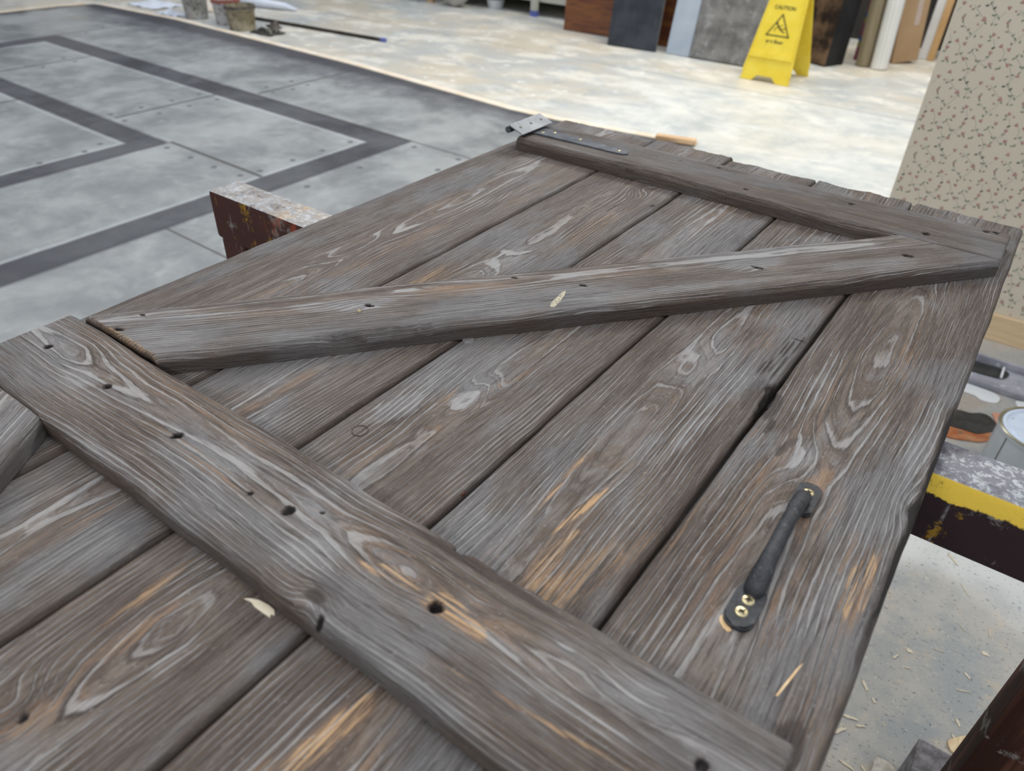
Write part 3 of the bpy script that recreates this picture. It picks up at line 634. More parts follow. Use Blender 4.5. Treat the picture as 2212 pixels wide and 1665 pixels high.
trestle('trestle', -.985, .232, .637, 'dark brown paint-spattered trestle under the door, with a yellow band on its right-hand beam')
trestle('trestle', -.985, .232, -.42, 'plain dark brown trestle holding the near end of the door, below the picture edge')

# ------------------------------------------------------------------ wallpapered flat
def floral():
    ROSES = [(0, 0, 4), (49, 2, 6), (39, -11, 3), (83, -30, 5), (-8, -35, 3), (57, -38, 3), (5, -54, 5), (25, -59, 5), (62, -59, 5), (91, -73, 5), (35, -95, 5), (99, -99, 5), (67, -117, 5), (14, -131, 5), (-9, 34, 5), (8, 28, 3)]
    LEAVES = [(16, 22, 30), (27, 30, 60), (30, 9, 40), (45, 33, 10), (63, 29, 50), (72, 15, 20), (66, 13, -20), (80, 8, -50), (70, -7, 80), (79, -7, 30), (5, -20, 0), (22, -26, 60), (29, -34, -70), (42, -39, 80), (25, -46, -60), (15, -87, 30), (25, -83, 40), (42, -94, -20), (45, -122, 20), (55, -117, 10), (48, -72, 60), (58, -70, -40), (43, -79, 30), (65, -96, -40), (72, -95, 50), (87, -83, 30), (92, -108, 10), (77, -36, -60), (78, -45, 30), (-11, -60, 20), (14, -108, 20), (20, -105, 70), (93, -61, 30), (68, -110, 70), (45, -146, 15), (52, -140, 80), (64, -150, 50), (2, -7, -80), (2, 6, 60), (54, -6, -40), (103, -106, -70)]
    STEMS = [[(15, 32), (36, 13), (46, 5)], [(49, -7), (47, -17), (38, -29), (30, -43), (23, -48)], [(2, -6), (9, -18), (19, -25), (30, -36)], [(53, 39), (58, 30), (69, 20), (72, 10), (70, -2)], [(92, 24), (84, 14), (73, 9)], [(87, -40), (94, -56), (91, -70)], [(51, -65), (48, -76), (57, -84), (71, -99)], [(71, -100), (89, -88), (92, -76)], [(72, -102), (68, -111), (65, -116)], [(77, -101), (91, -106), (99, -99)], [(11, -59), (17, -69), (17, -78), (23, -86), (33, -92)], [(42, -100), (49, -111), (55, -129), (63, -118)], [(54, -130), (57, -146), (68, -158)]]
    x0, x1, z0, z1 = -.299, 1.295, .085, 2.44
    verts = []; faces = []; mi = []
    def poly(pts, y, m):
        if min(p[0] for p in pts) < x0 or max(p[0] for p in pts) > x1 or min(p[1] for p in pts) < z0 or max(p[1] for p in pts) > z1: return
        b = len(verts); verts.extend((px, y, pz) for px, pz in pts); faces.append(list(range(b, b + len(pts)))); mi.append(m)
    rnd = random.Random(3)
    for i in range(-2, 16):
        for j in range(-10, 10):
            ox = -.276 + i * .1044; oz = .8385 + j * .1802
            for s in STEMS:
                for (a, b), (c, d) in zip(s, s[1:]):
                    L = math.hypot(c - a, d - b) or 1; nx, nz = -(d - b) / L * .45, (c - a) / L * .45
                    poly([((a + nx) / 1000 + ox, (b + nz) / 1000 + oz), ((a - nx) / 1000 + ox, (b - nz) / 1000 + oz), ((c - nx) / 1000 + ox, (d - nz) / 1000 + oz), ((c + nx) / 1000 + ox, (d + nz) / 1000 + oz)], -.0002, 1)
            for x, z, g in LEAVES:
                a = math.radians(g); L = 5.0; W_ = 2.0
                q = [(-L, 0), (-L * .4, W_), (L * .3, W_ * 1.1), (L, 0), (L * .3, -W_ * .8), (-L * .4, -W_ * .8)]
                poly([((x + u * math.cos(a) - v * math.sin(a)) / 1000 + ox, (z + u * math.sin(a) + v * math.cos(a)) / 1000 + oz) for u, v in q], -.0003, 2)
            for x, z, r_ in ROSES:
                n = 10; ph = rnd.Random if False else x * .7
                poly([((x + r_ * .88 * (1 + .30 * math.sin(3 * k * .628 + ph)) * math.cos(k * .628)) / 1000 + ox, (z + r_ * .88 * (1 + .30 * math.sin(3 * k * .628 + ph)) * math.sin(k * .628)) / 1000 + oz) for k in range(n)], -.0004, 3)
                poly([((x + .4 + r_ * .58 * math.cos(k * .785)) / 1000 + ox, (z + r_ * .50 * math.sin(k * .785) + .5) / 1000 + oz) for k in range(8)], -.0005, 4)
                poly([((x + .3 + r_ * .22 * math.cos(k * 1.05)) / 1000 + ox, (z + r_ * .25 * math.sin(k * 1.05)) / 1000 + oz) for k in range(6)], -.0006, 3)
    return verts, faces, mi
flat = empty('wallpapered_flat', (.45, 2.42, 0), 'tall cream wallpapered panel with small red roses standing behind the right end of the door', 'panel')
inv = Matrix.Translation(-Vector(flat.location))
V_, F_, mi_ = floral()
Yw = 2.41
base_v = [(-.303, Yw, 0.0), (1.30, Yw, 0.0), (1.30, Yw, 2.44), (-.303, Yw, 2.44), (-.303, Yw + .018, 0.0), (1.30, Yw + .018, 0.0), (1.30, Yw + .018, 2.44), (-.303, Yw + .018, 2.44)]
vv = base_v + [(x, Yw + y, z) for x, y, z in V_]
ff = [[0, 1, 2, 3], [5, 4, 7, 6], [1, 5, 6, 2], [4, 0, 3, 7], [3, 2, 6, 7], [4, 5, 1, 0]] + [[k + 8 for k in f] for f in F_]
me = bpy.data.meshes.new('wallpaper_sheet'); me.from_pydata(vv, [], ff)
for m in (mottled('cream_wallpaper', (.60, .545, .43), (.64, .585, .47), 1.2, .7, .2), mottled('stem_ink', (.22, .24, .20), (.28, .29, .24), 30, .8), mottled('leaf_ink', (.15, .18, .125), (.23, .26, .19), 60, .8), mottled('rose_ink_dark', (.30, .13, .12), (.38, .17, .16), 90, .8), mottled('rose_ink_light', (.50, .31, .27), (.56, .38, .33), 90, .8)): me.materials.append(m)
me.polygons.foreach_set('material_index', [0] * 6 + mi_); me.update()
o = bpy.data.objects.new('wallpaper_sheet', me); link(o, flat); o.matrix_parent_inverse = inv
bm = bmesh.new(); bbox(bm, (-.303, Yw - .018, .0), (1.30, Yw - .0012, .082), bev=.002)
M['skirting'] = mottled('bare_pine_skirting', (.62, .45, .26), (.72, .56, .36), 5, .55, .3, stretch=(1, 6, 14))
o = from_bm('skirting_board', bm, M['skirting'], flat); o.matrix_parent_inverse = inv; o['label'] = 'bare pine skirting board'
for xb in (-.28, .5, 1.26):
    bm = bmesh.new(); bbox(bm, (xb - .02, Yw + .0185, 0), (xb + .02, Yw + .062, 2.44)); o = from_bm('frame_batten', bm, M['palewood'], flat); o.matrix_parent_inverse = inv
bm = bmesh.new(); bbox(bm, (.48, Yw + .0625, .02), (.52, Yw + .75, .06)); o = from_bm('back_brace', bm, M['palewood'], flat); o.matrix_parent_inverse = inv

# ------------------------------------------------------------------ painted stage sheet and its battens
bm = bmesh.new(); prism(bm, [(-7.02, -3.2), (-1.45, -3.2), (-1.45, 3.46), (-1.61, 3.445), (-2.14, 3.375), (-2.43, 3.372), (-3.85, 3.52), (-5.89, 3.625), (-6.93, 3.57), (-7.02, 3.30)], 0.0005, .012)
sheet = from_bm('painted_stage_sheet', bm, M['sheet']); tag(sheet, 'grey painted stage flooring with dark rectangular bands, laid left of the door', 'stage floor')
M['sheetscrew'] = mottled('dull_screw_head', (.10, .105, .11), (.16, .165, .17), 40, .5)
hs = []
for x, y in [(-3.227, 1.814), (-3.036, 1.805), (-2.856, 1.796), (-2.69, 1.805), (-2.672, 1.893), (-2.67, 2.072), (-2.67, 2.247), (-2.665, 2.419), (-3.731, 2.452), (-3.733, 2.28), (-3.73, 2.101), (-3.743, 1.917), (-2.118, 2.565), (-2.386, 2.563), (-3.623, 2.744), (-3.745, 2.982), (-3.611, 2.99), (-3.745, 2.80), (-3.60, 2.87), (-3.89, 2.45), (-3.89, 2.28), (-3.89, 2.10), (-3.89, 1.93), (-2.38, 2.2), (-2.38, 1.9), (-2.10, 2.4), (-3.45, 1.55), (-3.45, 1.35), (-3.5, 1.65), (-5.23, 2.4), (-5.09, 2.2), (-5.09, 2.4), (-5.99, 3.1), (-5.86, 2.9)]:
    if not hs:
        bm = bmesh.new(); lathe(bm, [(.013, 0), (.013, .0010), (0, .0014)], 16); s0 = from_bm('screw_head', bm, M['sheetscrew'], sheet, (x, y, .012)); hs.append(s0)
    else:
        s1 = s0.copy(); COL.objects.link(s1); s1.parent = sheet; s1.location = (x, y, .012); hs.append(s1)
def batten(name, pts, wd, h, mat, lab, cat='batten', z=0.0005):
    bm = bmesh.new(); L = []; Rr = []
    for i, (x, y) in enumerate(pts):
        a = Vector(pts[max(i - 1, 0)]); b = Vector(pts[min(i + 1, len(pts) - 1)]); d = (b - a).normalized(); n = Vector((-d.y, d.x)) * wd
        L.append((x, y)); Rr.append((x + n.x, y + n.y))
    prism(bm, L + Rr[::-1], z, z + h)
    return tag(from_bm(name, bm, mat), lab, cat)
batten('timber_batten', [(-6.90, 3.592), (-5.89, 3.645), (-3.85, 3.540), (-2.43, 3.392), (-2.14, 3.395), (-1.61, 3.465), (-1.375, 3.515)], .055, .010, M['palewood'], 'long pale timber batten along the far edge of the grey stage sheet')
batten('timber_batten', [(-7.06, .2), (-7.07, 2.86), (-7.04, 3.55)], .05, .010, M['palewood'], 'pale timber batten along the left edge of the grey stage sheet')
bm = bmesh.new(); bbox(bm, (-.10, -.022, 0), (.10, .022, .022), bev=.001)
tag(from_bm('wood_offcut', bm, mottled('cut_pine', (.60, .38, .20), (.72, .50, .30), 9, .6), loc=(-1.47, 3.575 - .09, .0105), rot=(0, 0, .27)), 'short orange pine offcut at the near end of the long batten', 'offcut')

# ------------------------------------------------------------------ caution sign
def text_mesh(txt, size, cx_, cy_):
    cu = bpy.data.curves.new('t', 'FONT'); cu.body = txt; cu.size = size; cu.align_x = 'CENTER'; cu.align_y = 'CENTER'; cu.offset = size * .04
    ob = bpy.data.objects.new('t', cu); COL.objects.link(ob); bpy.context.view_layer.update()
    me = bpy.data.meshes.new_from_object(ob.evaluated_get(bpy.context.evaluated_depsgraph_get())); bpy.data.objects.remove(ob)
    me.transform(Matrix.Translation((cx_, cy_, 0))); return me
def sign():
    root = empty('caution_sign', (-1.575, 5.21, 0), 'yellow plastic A-frame caution wet floor sign standing before the leaning boards', 'sign')
    Ys = mottled('yellow_sign_plastic', (.80, .60, .035), (.86, .68, .07), 7, .4, .5, c3=(.70, .50, .05), c3lo=.64, c3hi=.78)
    ink = mottled('sign_ink', (.06, .055, .02), (.11, .10, .03), 40, .6)
    H = .655; th = math.atan2(.185, .62)
    for sgn in (-1, 1):
        bm = bmesh.new()
        # local panel: x across, y up, thickness z; foot cut-out and recessed face
        wb, wt = .163, .108
        outer = [(-wb, 0), (-wb * .54, 0), (-wb * .36, .034), (wb * .26, .034), (wb * .46, 0), (wb, 0), (wt, H - .02), (wt - .02, H), (-wt + .02, H), (-wt, H - .02)]
        prism(bm, outer, -.006, .006)
        # raised rim and lower ledge
        for a, b in (((-wb + .006, .05), (-wt + .006, H - .05)), ((wb - .006, .05), (wt - .006, H - .05))):
            q = [(a[0] - .005, a[1]), (a[0] + .005, a[1]), (b[0] + .005, b[1]), (b[0] - .005, b[1])]; prism(bm, q, .006, .012)
        prism(bm, [(-wb + .014, .140), (wb - .020, .140), (wb - .026, .172), (-wb + .020, .172)], .006, .014)
        prism(bm, [(-wb + .020, .172), (wb - .026, .172), (wt - .012, H - .06), (-wt + .012, H - .06)], .006, .0085)
        panel = from_bm('sign_panel', bm, Ys, root)
        R_ = Matrix.Rotation(0 if sgn < 0 else math.pi, 4, 'Z') @ Matrix.Translation((0, -.183, 0)) @ Matrix.Rotation(math.pi / 2 - th, 4, 'X')
        panel.matrix_local = R_
        zc = .0088
        bm = bmesh.new()
        def strip(a, b, wd_):
            a = Vector(a); b = Vector(b); d = (b - a).normalized(); n = Vector((-d.y, d.x)) * wd_ / 2; e = d * wd_ / 2
            vs4 = [bm.verts.new((*(p), zc)) for p in (a + n - e, a - n - e, b - n + e, b + n + e)]; bm.faces.new(vs4)
        T3 = [(-.007, .398), (-.076, .275), (.068, .275)]
        for i in range(3): strip(T3[i], T3[(i + 1) % 3], .009)
        fig = [((-.018, .334), (.004, .313), .011), ((.004, .313), (.030, .298), .008), ((.004, .313), (.036, .322), .006), ((-.012, .328), (.010, .338), .005), ((-.016, .326), (-.034, .312), .005), ((-.034, .312), (-.030, .300), .004)]
        for a, b, w_ in fig: strip(a, b, w_)
        vs8 = [bm.verts.new((-.025 + .008 * math.cos(k * .785), .345 + .008 * math.sin(k * .785), zc)) for k in range(8)]; bm.faces.new(vs8)
        em = from_bm('slip_symbol', bm, ink, panel)
        for txt, sz, x, y in (('CAUTION', .030, -.006, .436), ('wet floor', .030, -.010, .240)):
            me = text_mesh(txt, sz, x, y); me.transform(Matrix.Translation((0, 0, zc))); me.materials.clear(); me.materials.append(ink)
            ob = bpy.data.objects.new('lettering', me); link(ob, panel)
    bm = bmesh.new(); bbox(bm, (-.10, -.018, H * math.cos(th) - .03), (.10, .018, H * math.cos(th) + .012), bev=.004); from_bm('hinge_top', bm, Ys, root)
    return root
sgn_o = sign(); sgn_o.rotation_euler.z = -.03

# ------------------------------------------------------------------ leaning boards along the back
def lean(name, P, Q, T, H, tilt, mat, lab, cat, roll=0.0, bev=0.0, z=0.0005, edge=None):
    """board standing on its bottom edge P-Q (front), leaning back by tilt degrees"""
    P = Vector((*P, 0)); Q = Vector((*Q, 0)); d = (Q - P); L = d.length; a = math.atan2(d.y, d.x)
    bm = bmesh.new(); bbox(bm, (0, 0, 0), (L, T, H), bev=bev)
    if edge is not None:
        bm.faces.ensure_lookup_table()
        bm.normal_update()
        for f in bm.faces:
            if f.normal.x > .9 or f.normal.z > .9: f.material_index = 1
    t_ = math.radians(tilt)
    o = from_bm(name, bm, [mat] + ([edge] if edge is not None else []))
    o.matrix_world = Matrix.Translation((P.x, P.y, z + T * math.sin(t_))) @ Matrix.Rotation(a, 4, 'Z') @ Matrix.Rotation(-t_, 4, 'X') @ Matrix.Rotation(roll, 4, 'Y')
    return tag(o, lab, cat)
def grain_mat(name, c1, c2, c3, sc_=(1.2, 1, 9)):
    t = NT(name, .35, .5); v = t.mapv(t.obj(), sc_); a = t.noise(v, 2.2, 5, .6, .8); b = t.noise(v, 5, 4, .6)
    c = t.mix(t.ss(a, .35, .60), c1, c2); c = t.mix(t.ss(b, .52, .66, 0, .8), c, c3); t.col(c); return t.m
lean('veneered_panel', (-3.47, 5.57), (-2.44, 5.57), .02, 1.6, 3, grain_mat('reddish_veneer', (.115, .035, .018), (.20, .075, .022), (.075, .026, .022)), 'glossy reddish-brown veneered panel standing left of the dark grey slab', 'panel')
lean('slab', (-2.905, 5.30), (-2.520, 5.335), .022, 1.2, 9, mottled('dark_slate_paint', (.022, .026, .034), (.045, .052, .064), 6, .5, .4, c3=(.12, .13, .15), c3lo=.64, c3hi=.74), 'dark slate-grey slab with pale scuffs leaning against the reddish veneered panel', 'board', edge=mottled('slate_edge', (.11, .11, .11), (.16, .16, .16), 9, .6))
lean('board', (-2.440, 5.35), (-2.26, 5.35), .018, 1.3, 12, mottled('pale_blue_paint', (.34, .40, .47), (.44, .49, .55), 3, .55, .3), 'narrow pale blue-grey board leaning beside the mottled stone-grey board', 'board')
lean('board', (-2.253, 5.345), (-1.79, 5.345), .04, 1.3, 12, mottled('stone_effect_paint', (.13, .125, .12), (.24, .235, .225), 9, .6, .3, c3=(.32, .33, .32), c3lo=.54, c3hi=.70), 'mottled stone-grey board with dark edge leaning behind the caution sign', 'board', edge=mottled('dark_grey_edge', (.035, .038, .045), (.055, .058, .065), 9, .6))
lean('board', (-1.90, 5.86), (-1.672, 5.86), .02, 1.2, 6, mottled('grey_green_board', (.07, .075, .075), (.10, .105, .10), 6, .6), 'dark grey-green board standing just behind the caution sign', 'board')
lean('crate', (-1.665, 5.865), (-1.408, 5.755), .19, .7, 3, mottled('scorched_plywood', (.028, .018, .014), (.20, .125, .075), 5.5, .7, .25, lo=.40, hi=.62), 'scorched brown and black plywood box leaning right of the caution sign', 'box', edge=mottled('black_box_side', (.008, .008, .010), (.018, .018, .02), 6, .6))
bm = bmesh.new(); cols = [mottled('magenta_stripe', (.16, .03, .06), (.22, .05, .09), 9), mottled('blue_stripe', (.02, .06, .20), (.03, .09, .26), 9), mottled('olive_stripe', (.16, .15, .02), (.22, .20, .03), 9)]
zz = 0
for k, h_ in enumerate((.09, .035, .035, .09, .035, .035, .09, .04, .04, .1)): bbox(bm, (0, 0, zz), (.14, .03, zz + h_), mat=(0, 2, 1)[k % 3]); zz += h_
o = from_bm('striped_cushion', bm, cols, loc=(-1.32, 6.16, .0005)); tag(o, 'thin magenta, blue and olive striped slab standing behind the khaki tube', 'board')
def pole(name, x, y, r_, H, mat, lab, tx=0.0, ty=0.0, prof=None, cat='tube', seg=28):
    bm = bmesh.new()
    if prof is None: lathe(bm, [(0, 0), (r_ * .96, 0), (r_, .004), (r_, H), (0, H)], seg)
    else: prism(bm, prof, 0, H)
    o = from_bm(name, bm, mat, loc=(x, y, .0005 + abs(tx) * r_ + abs(ty) * r_), smooth=prof is None); o.rotation_euler = (tx, ty, 0); return tag(o, lab, cat)
pole('cardboard_tube', -1.212, 6.00, .050, 1.5, mottled('khaki_card', (.26, .22, .14), (.33, .28, .19), 4, .6, stretch=(12, 12, 1)), 'khaki tube standing between the scorched box and the white grooved roll', -.02, -.045)
bm = bmesh.new(); R0 = .056; pr = []
for k in range(48):
    a = 2 * math.pi * k / 48; pr.append(((R0 - (.006 if k in (36, 37, 42, 33) else 0)) * math.cos(a), (R0 - (.006 if k in (36, 37, 42, 33) else 0)) * math.sin(a)))
pole('plastic_roll', -1.098, 5.985, .056, 1.5, mottled('white_plastic', (.72, .73, .70), (.80, .80, .77), 4, .45), 'tall white roll with grooves standing right of the khaki tube', -.02, -.045, prof=pr, cat='roll')
lean('cardboard_box', (-1.065, 6.22), (-.925, 6.36), .10, 1.1, 1, mottled('brown_cardboard', (.40, .265, .15), (.46, .31, .18), 3, .75, .15), 'tall brown cardboard box with a strip of pale tape right of the white roll', 'box', roll=-.11)
tape = bpy.context.scene.objects['cardboard_box']
bm = bmesh.new(); bbox(bm, (.11, -.0015, .24), (.15, -.0003, 1.0)); o = from_bm('tape_strip', bm, mottled('clear_tape', (.48, .38, .32), (.54, .44, .38), 9, .3)); o.parent = tape; o['label'] = 'pale tape strip'
lean('board', (-.955, 6.56), (-.895, 6.56), .03, 1.4, 6, mottled('white_edge', (.62, .62, .60), (.70, .70, .68), 6, .6), 'narrow white board leaning just right of the cardboard box', 'board')
lean('board', (-.892, 6.54), (-.845, 6.54), .03, 1.4, 6, mottled('raw_pine_edge', (.46, .28, .12), (.54, .34, .16), 6, .6), 'narrow orange pine board touching the narrow white board', 'board')
lean('board', (-.835, 6.66), (-.46, 6.66), .03, 1.4, 6, mottled('brown_hardboard', (.12, .065, .035), (.19, .105, .055), 3, .55, .3, c3=(.30, .24, .18), c3lo=.70, c3hi=.74), 'wide brown hardboard sheet leaning next to the wallpapered panel', 'board')
lean('board', (-.50, 6.30), (-.47, 6.30), .02, 1.4, 10, M['palewood'], 'thin pale lath leaning before the brown hardboard sheet', 'board')

# ------------------------------------------------------------------ storage bench at the back
bench = empty('storage_bench', (-4.2, 6.2, 0), 'long grey-cream low storage rack on short legs along the back', 'rack')
inv = Matrix.Translation(-Vector(bench.location))
M['cream'] = mottled('grey_cream_paint', (.42, .42, .37), (.50, .49, .43), 4, .6)
def bp(nm, lo, hi, mat, bev=.003, lab=None):
    bm = bmesh.new(); bbox(bm, lo, hi, bev=bev); o = from_bm(nm, bm, mat, bench); o.matrix_parent_inverse = inv
    if lab: o['label'] = lab
    return o
bp('rail', (-5.35, 5.93, .115), (-3.2, 5.97, .30), M['cream'])
bp('shelf', (-5.35, 5.975, .20), (-3.2, 6.9, .24), M['cream'])
bp('worktop', (-5.35, 5.93, .75), (-3.2, 6.9, .79), M['cream'])
for x in (-4.02, -5.30, -3.28): bp('leg', (x, 5.885, .045), (x + .06, 5.925, .75), M['cream'])
for x in (-4.02, -5.30, -3.28): bp('leg', (x, 6.84, .0), (x + .06, 6.895, .195), M['cream'])
bp('foot_tape', (-4.022, 5.883, .0), (-3.958, 5.927, .045), M['tipp_blue'], 0, 'blue taped leg foot')
for x in (-5.30, -3.28): bp('foot_tape', (x, 5.883, .0), (x + .06, 5.927, .045), M['tipp_blue'], 0)
bp('back_panel', (-5.35, 6.905, .0), (-3.2, 6.93, .79), M['wallback'])
bm = bmesh.new(); bbox(bm, (-.03, -.02, 0), (.03, .02, .85)); tag(from_bm('steel_post', bm, mottled('grey_steel', (.30, .31, .32), (.38, .39, .40), 8, .5), loc=(-5.22, 5.72, .0005)), 'grey steel post at the left end of the low storage rack', 'post')
bm = bmesh.new(); bbox(bm, (-.04, -.02, 0), (.04, .02, .85)); tag(from_bm('timber_post', bm, mottled('brown_post', (.40, .26, .15), (.48, .33, .2), 8, .6), loc=(-5.10, 5.80, .0005)), 'brown timber post next to the grey steel post', 'post')
# dust sheet hanging from the rack, tub beneath
bm = bmesh.new(); rows = []
for j, (h_, rx, ry) in enumerate(((.0, .03, .02), (.03, .09, .05), (.10, .17, .09), (.22, .22, .10), (.40, .24, .10), (.43, .10, .05))):
    rows.append([bm.verts.new((rx * math.cos(a) * (1 + .12 * math.sin(5 * a + j)), ry * math.sin(a) * (1 + .12 * math.sin(4 * a)), h_)) for a in [2 * math.pi * k / 20 for k in range(20)]])
for A_, B_ in zip(rows, rows[1:]):
    for k in range(20): bm.faces.new((A_[k], A_[(k + 1) % 20], B_[(k + 1) % 20], B_[k]))
bm.faces.new(rows[0][::-1]); bm.faces.new(rows[-1])
tag(from_bm('dust_sheet', bm, mottled('crumpled_canvas', (.38, .36, .33), (.50, .47, .43), 9, .8), loc=(-4.79, 5.78, .0005), smooth=True), 'crumpled pale canvas bundle in front of the low storage rack', 'bundle')
bm = bmesh.new(); lathe(bm, [(0, 0), (.070, 0), (.085, .07), (.080, .07), (.066, .006), (0, .006)], 24)
tag(from_bm('plastic_tub', bm, mottled('milky_tub', (.55, .58, .60), (.66, .68, .70), 9, .4), loc=(-4.50, 6.02, .0005), smooth=True), 'small milky tub on the floor under the low storage rack', 'tub')

# ------------------------------------------------------------------ paint buckets and sheets beyond the far edge
def bucket(x, y, r0, r1, h, c, lab, rim, handle=True):
    b = empty('paint_bucket', (x, y, 0.0005), lab, 'bucket')
    mat = mottled('bucket_plastic', *c, 14, .6, .35, c3=(.10, .085, .06), c3lo=.55, c3hi=.66)
    bm = bmesh.new(); lathe(bm, [(0, 0), (r0, 0), (r1 * .98, h - .03), (r1 * 1.05, h - .028), (r1 * 1.05, h), (r1 * .97, h), (r0 * .95, .02), (0, .02)], 36); from_bm('bucket_body', bm, mat, b, smooth=True)
    bm = bmesh.new(); lathe(bm, [(r1 * 1.055, h - .020), (r1 * 1.065, h - .012), (r1 * 1.055, h + .002), (r1 * .965, h + .002)], 36); from_bm('rim', bm, rim, b, smooth=True)
    bm = bmesh.new(); lathe(bm, [(r1 * .93, h * .62), (0, h * .62)], 30); from_bm('paint', bm, mottled('old_paint', (.05, .05, .045), (.14, .13, .11), 8, .4), b)
    return b
rimr = mottled('red_rim', (.30, .09, .07), (.42, .15, .12), 9, .5); rimd = mottled('dark_rim', (.07, .06, .05), (.16, .14, .12), 20, .6)
bucket(-5.87, 3.83, .085, .102, .24, ((.20, .20, .18), (.40, .40, .38)), 'grey spattered bucket, leftmost of the three beyond the far batten', rimd)
bucket(-5.52, 3.87, .092, .105, .175, ((.36, .35, .33), (.55, .54, .52)), 'pale bucket with a reddish rim, middle one of three beyond the far batten', rimr)
bucket(-5.265, 3.805, .095, .108, .165, ((.20, .17, .10), (.38, .34, .24)), 'brown caked bucket, rightmost of the three beyond the far batten', rimd)
def crumple(name, x, y, s, mat, lab, cat, h=.04, seed=1):
    rn = random.Random(seed); bm = bmesh.new(); n = 9; g = [[bm.verts.new(((i / (n - 1) - .5) * s[0] + rn.uniform(-.1, .1) * s[0] / n * 3, (j / (n - 1) - .5) * s[1] + rn.uniform(-.1, .1) * s[1] / n * 3, .002 + (rn.random() ** 2) * h * (1 - .8 * max(abs(i / (n - 1) - .5), abs(j / (n - 1) - .5)) * 2))) for j in range(n)] for i in range(n)]
    for i in range(n - 1):
        for j in range(n - 1): bm.faces.new((g[i][j], g[i + 1][j], g[i + 1][j + 1], g[i][j + 1]))
    o = from_bm(name, bm, mat, loc=(x, y, 0.0)); md = o.modifiers.new('s', 'SOLIDIFY'); md.thickness = .0015; md.offset = 1; return tag(o, lab, cat)
crumple('rag', -5.01, 3.83, (.24, .16), mottled('black_rag', (.012, .012, .010), (.05, .048, .04), 14, .7, c3=(.30, .28, .22), c3lo=.56, c3hi=.62), 'crumpled black and cream rag on the floor right of the brown caked bucket', 'rag', .07, 2)
crumple('rag', -5.14, 4.00, (.14, .05), mottled('brown_rag', (.06, .05, .045), (.22, .19, .16), 14, .7), 'small grey-brown rag behind the rightmost bucket', 'rag', .09, 5)
for k, (x, y, sx, sy, lb) in enumerate(((-6.62, 3.93, .42, .28, 'crumpled white paper sheet left of the plywood offcut'), (-6.16, 3.79, .26, .12, 'white paper scrap between the long batten and the leftmost bucket'))):
    crumple('paper_sheet', x, y, (sx, sy), mottled('white_paper', (.62, .66, .72), (.72, .76, .82), 5, .6), lb, 'paper', .05, 8 + k)
bm = bmesh.new(); tube(bm, [(-.45, -.1, .045), (-.1, .0, .045), (.35, .12, .03), (.46, .15, .012)], [.045, .045, .028, .010], 16)
tag(from_bm('paper_roll', bm, mottled('white_paper_roll', (.66, .70, .78), (.74, .78, .85), 5, .55), loc=(-6.02, 4.44, .0005), smooth=True), 'loosely rolled white paper lying behind the buckets', 'roll')
lean('plywood_offcut', (-6.26, 4.02), (-5.99, 4.05), .015, .35, 50, M['palewood'], 'pale plywood offcut propped behind the leftmost bucket', 'offcut')
rod = empty('straight_edge', (-4.85, 4.16, .0005), 'long thin dark straight edge with a blue tip lying on the floor', 'rod')
d = Vector((-4.146 + 5.53, 4.212 - 4.10)); an = math.atan2(d.y, d.x); rod.rotation_euler.z = an
bm = bmesh.new(); bbox(bm, (-.70, -.012, 0), (.65, .012, .022), bev=.002); from_bm('bar', bm, mottled('dark_bar', (.02, .016, .012), (.05, .04, .03), 9, .5), rod)
bm = bmesh.new(); bbox(bm, (-.60, .0125, .0), (.60, .030, .004)); from_bm('lip', bm, mottled('pink_lip', (.50, .40, .36), (.6, .5, .45), 9, .5), rod)
bm = bmesh.new(); bbox(bm, (.651, -.014, 0), (.695, .014, .024), bev=.002); from_bm('tip', bm, M['tipp_blue'], rod)
# left edge pieces at the picture's upper left
lean('board', (-7.75, 3.35), (-7.45, 3.75), .02, .5, 20, M['palewood'], 'pale board standing at the far left beyond the stage sheet', 'board')

# ------------------------------------------------------------------ right side: tin, tray, spills
tin = empty('paint_tin', (.238, 1.665, .0005), 'round grey paint tin with a white scratched lid behind the yellow-banded beam', 'tin')
M['tin'] = mottled('dull_tin', (.42, .45, .47), (.52, .55, .57), 6, .35, .5, metal=.3)
lidm = mottled('white_lid', (.58, .66, .76), (.66, .73, .82), 9, .35, .5, c3=(.22, .19, .14), stretch=(1, 3.5, 1), c3lo=.665, c3hi=.70)
bm = bmesh.new(); lathe(bm, [(0, 0), (.083, 0), (.085, .003), (.085, .173), (.088, .176), (.088, .181), (.085, .183), (.082, .181)], 64); from_bm('tin_body', bm, M['tin'], tin, smooth=True)
bm = bmesh.new(); lathe(bm, [(.0865, .1815), (.0885, .1835), (.086, .186), (.082, .1845)], 64)
from_bm('rim', bm, mottled('brass_rim', (.30, .26, .16), (.42, .37, .25), 30, .3, .5, metal=.6), tin, smooth=True)
bm = bmesh.new(); lathe(bm, [(.0818, .181), (.080, .1838), (.074, .184), (.071, .1785), (.067, .1785), (.064, .1815), (0, .1815)], 64); from_bm('lid', bm, lidm, tin, smooth=True)
bm = bmesh.new(); bbox(bm, (-.0858 , -.001, .003), (-.0845, .001, .172), M4=Matrix.Rotation(.75, 4, 'Z')); from_bm('seam', bm, rimd, tin)
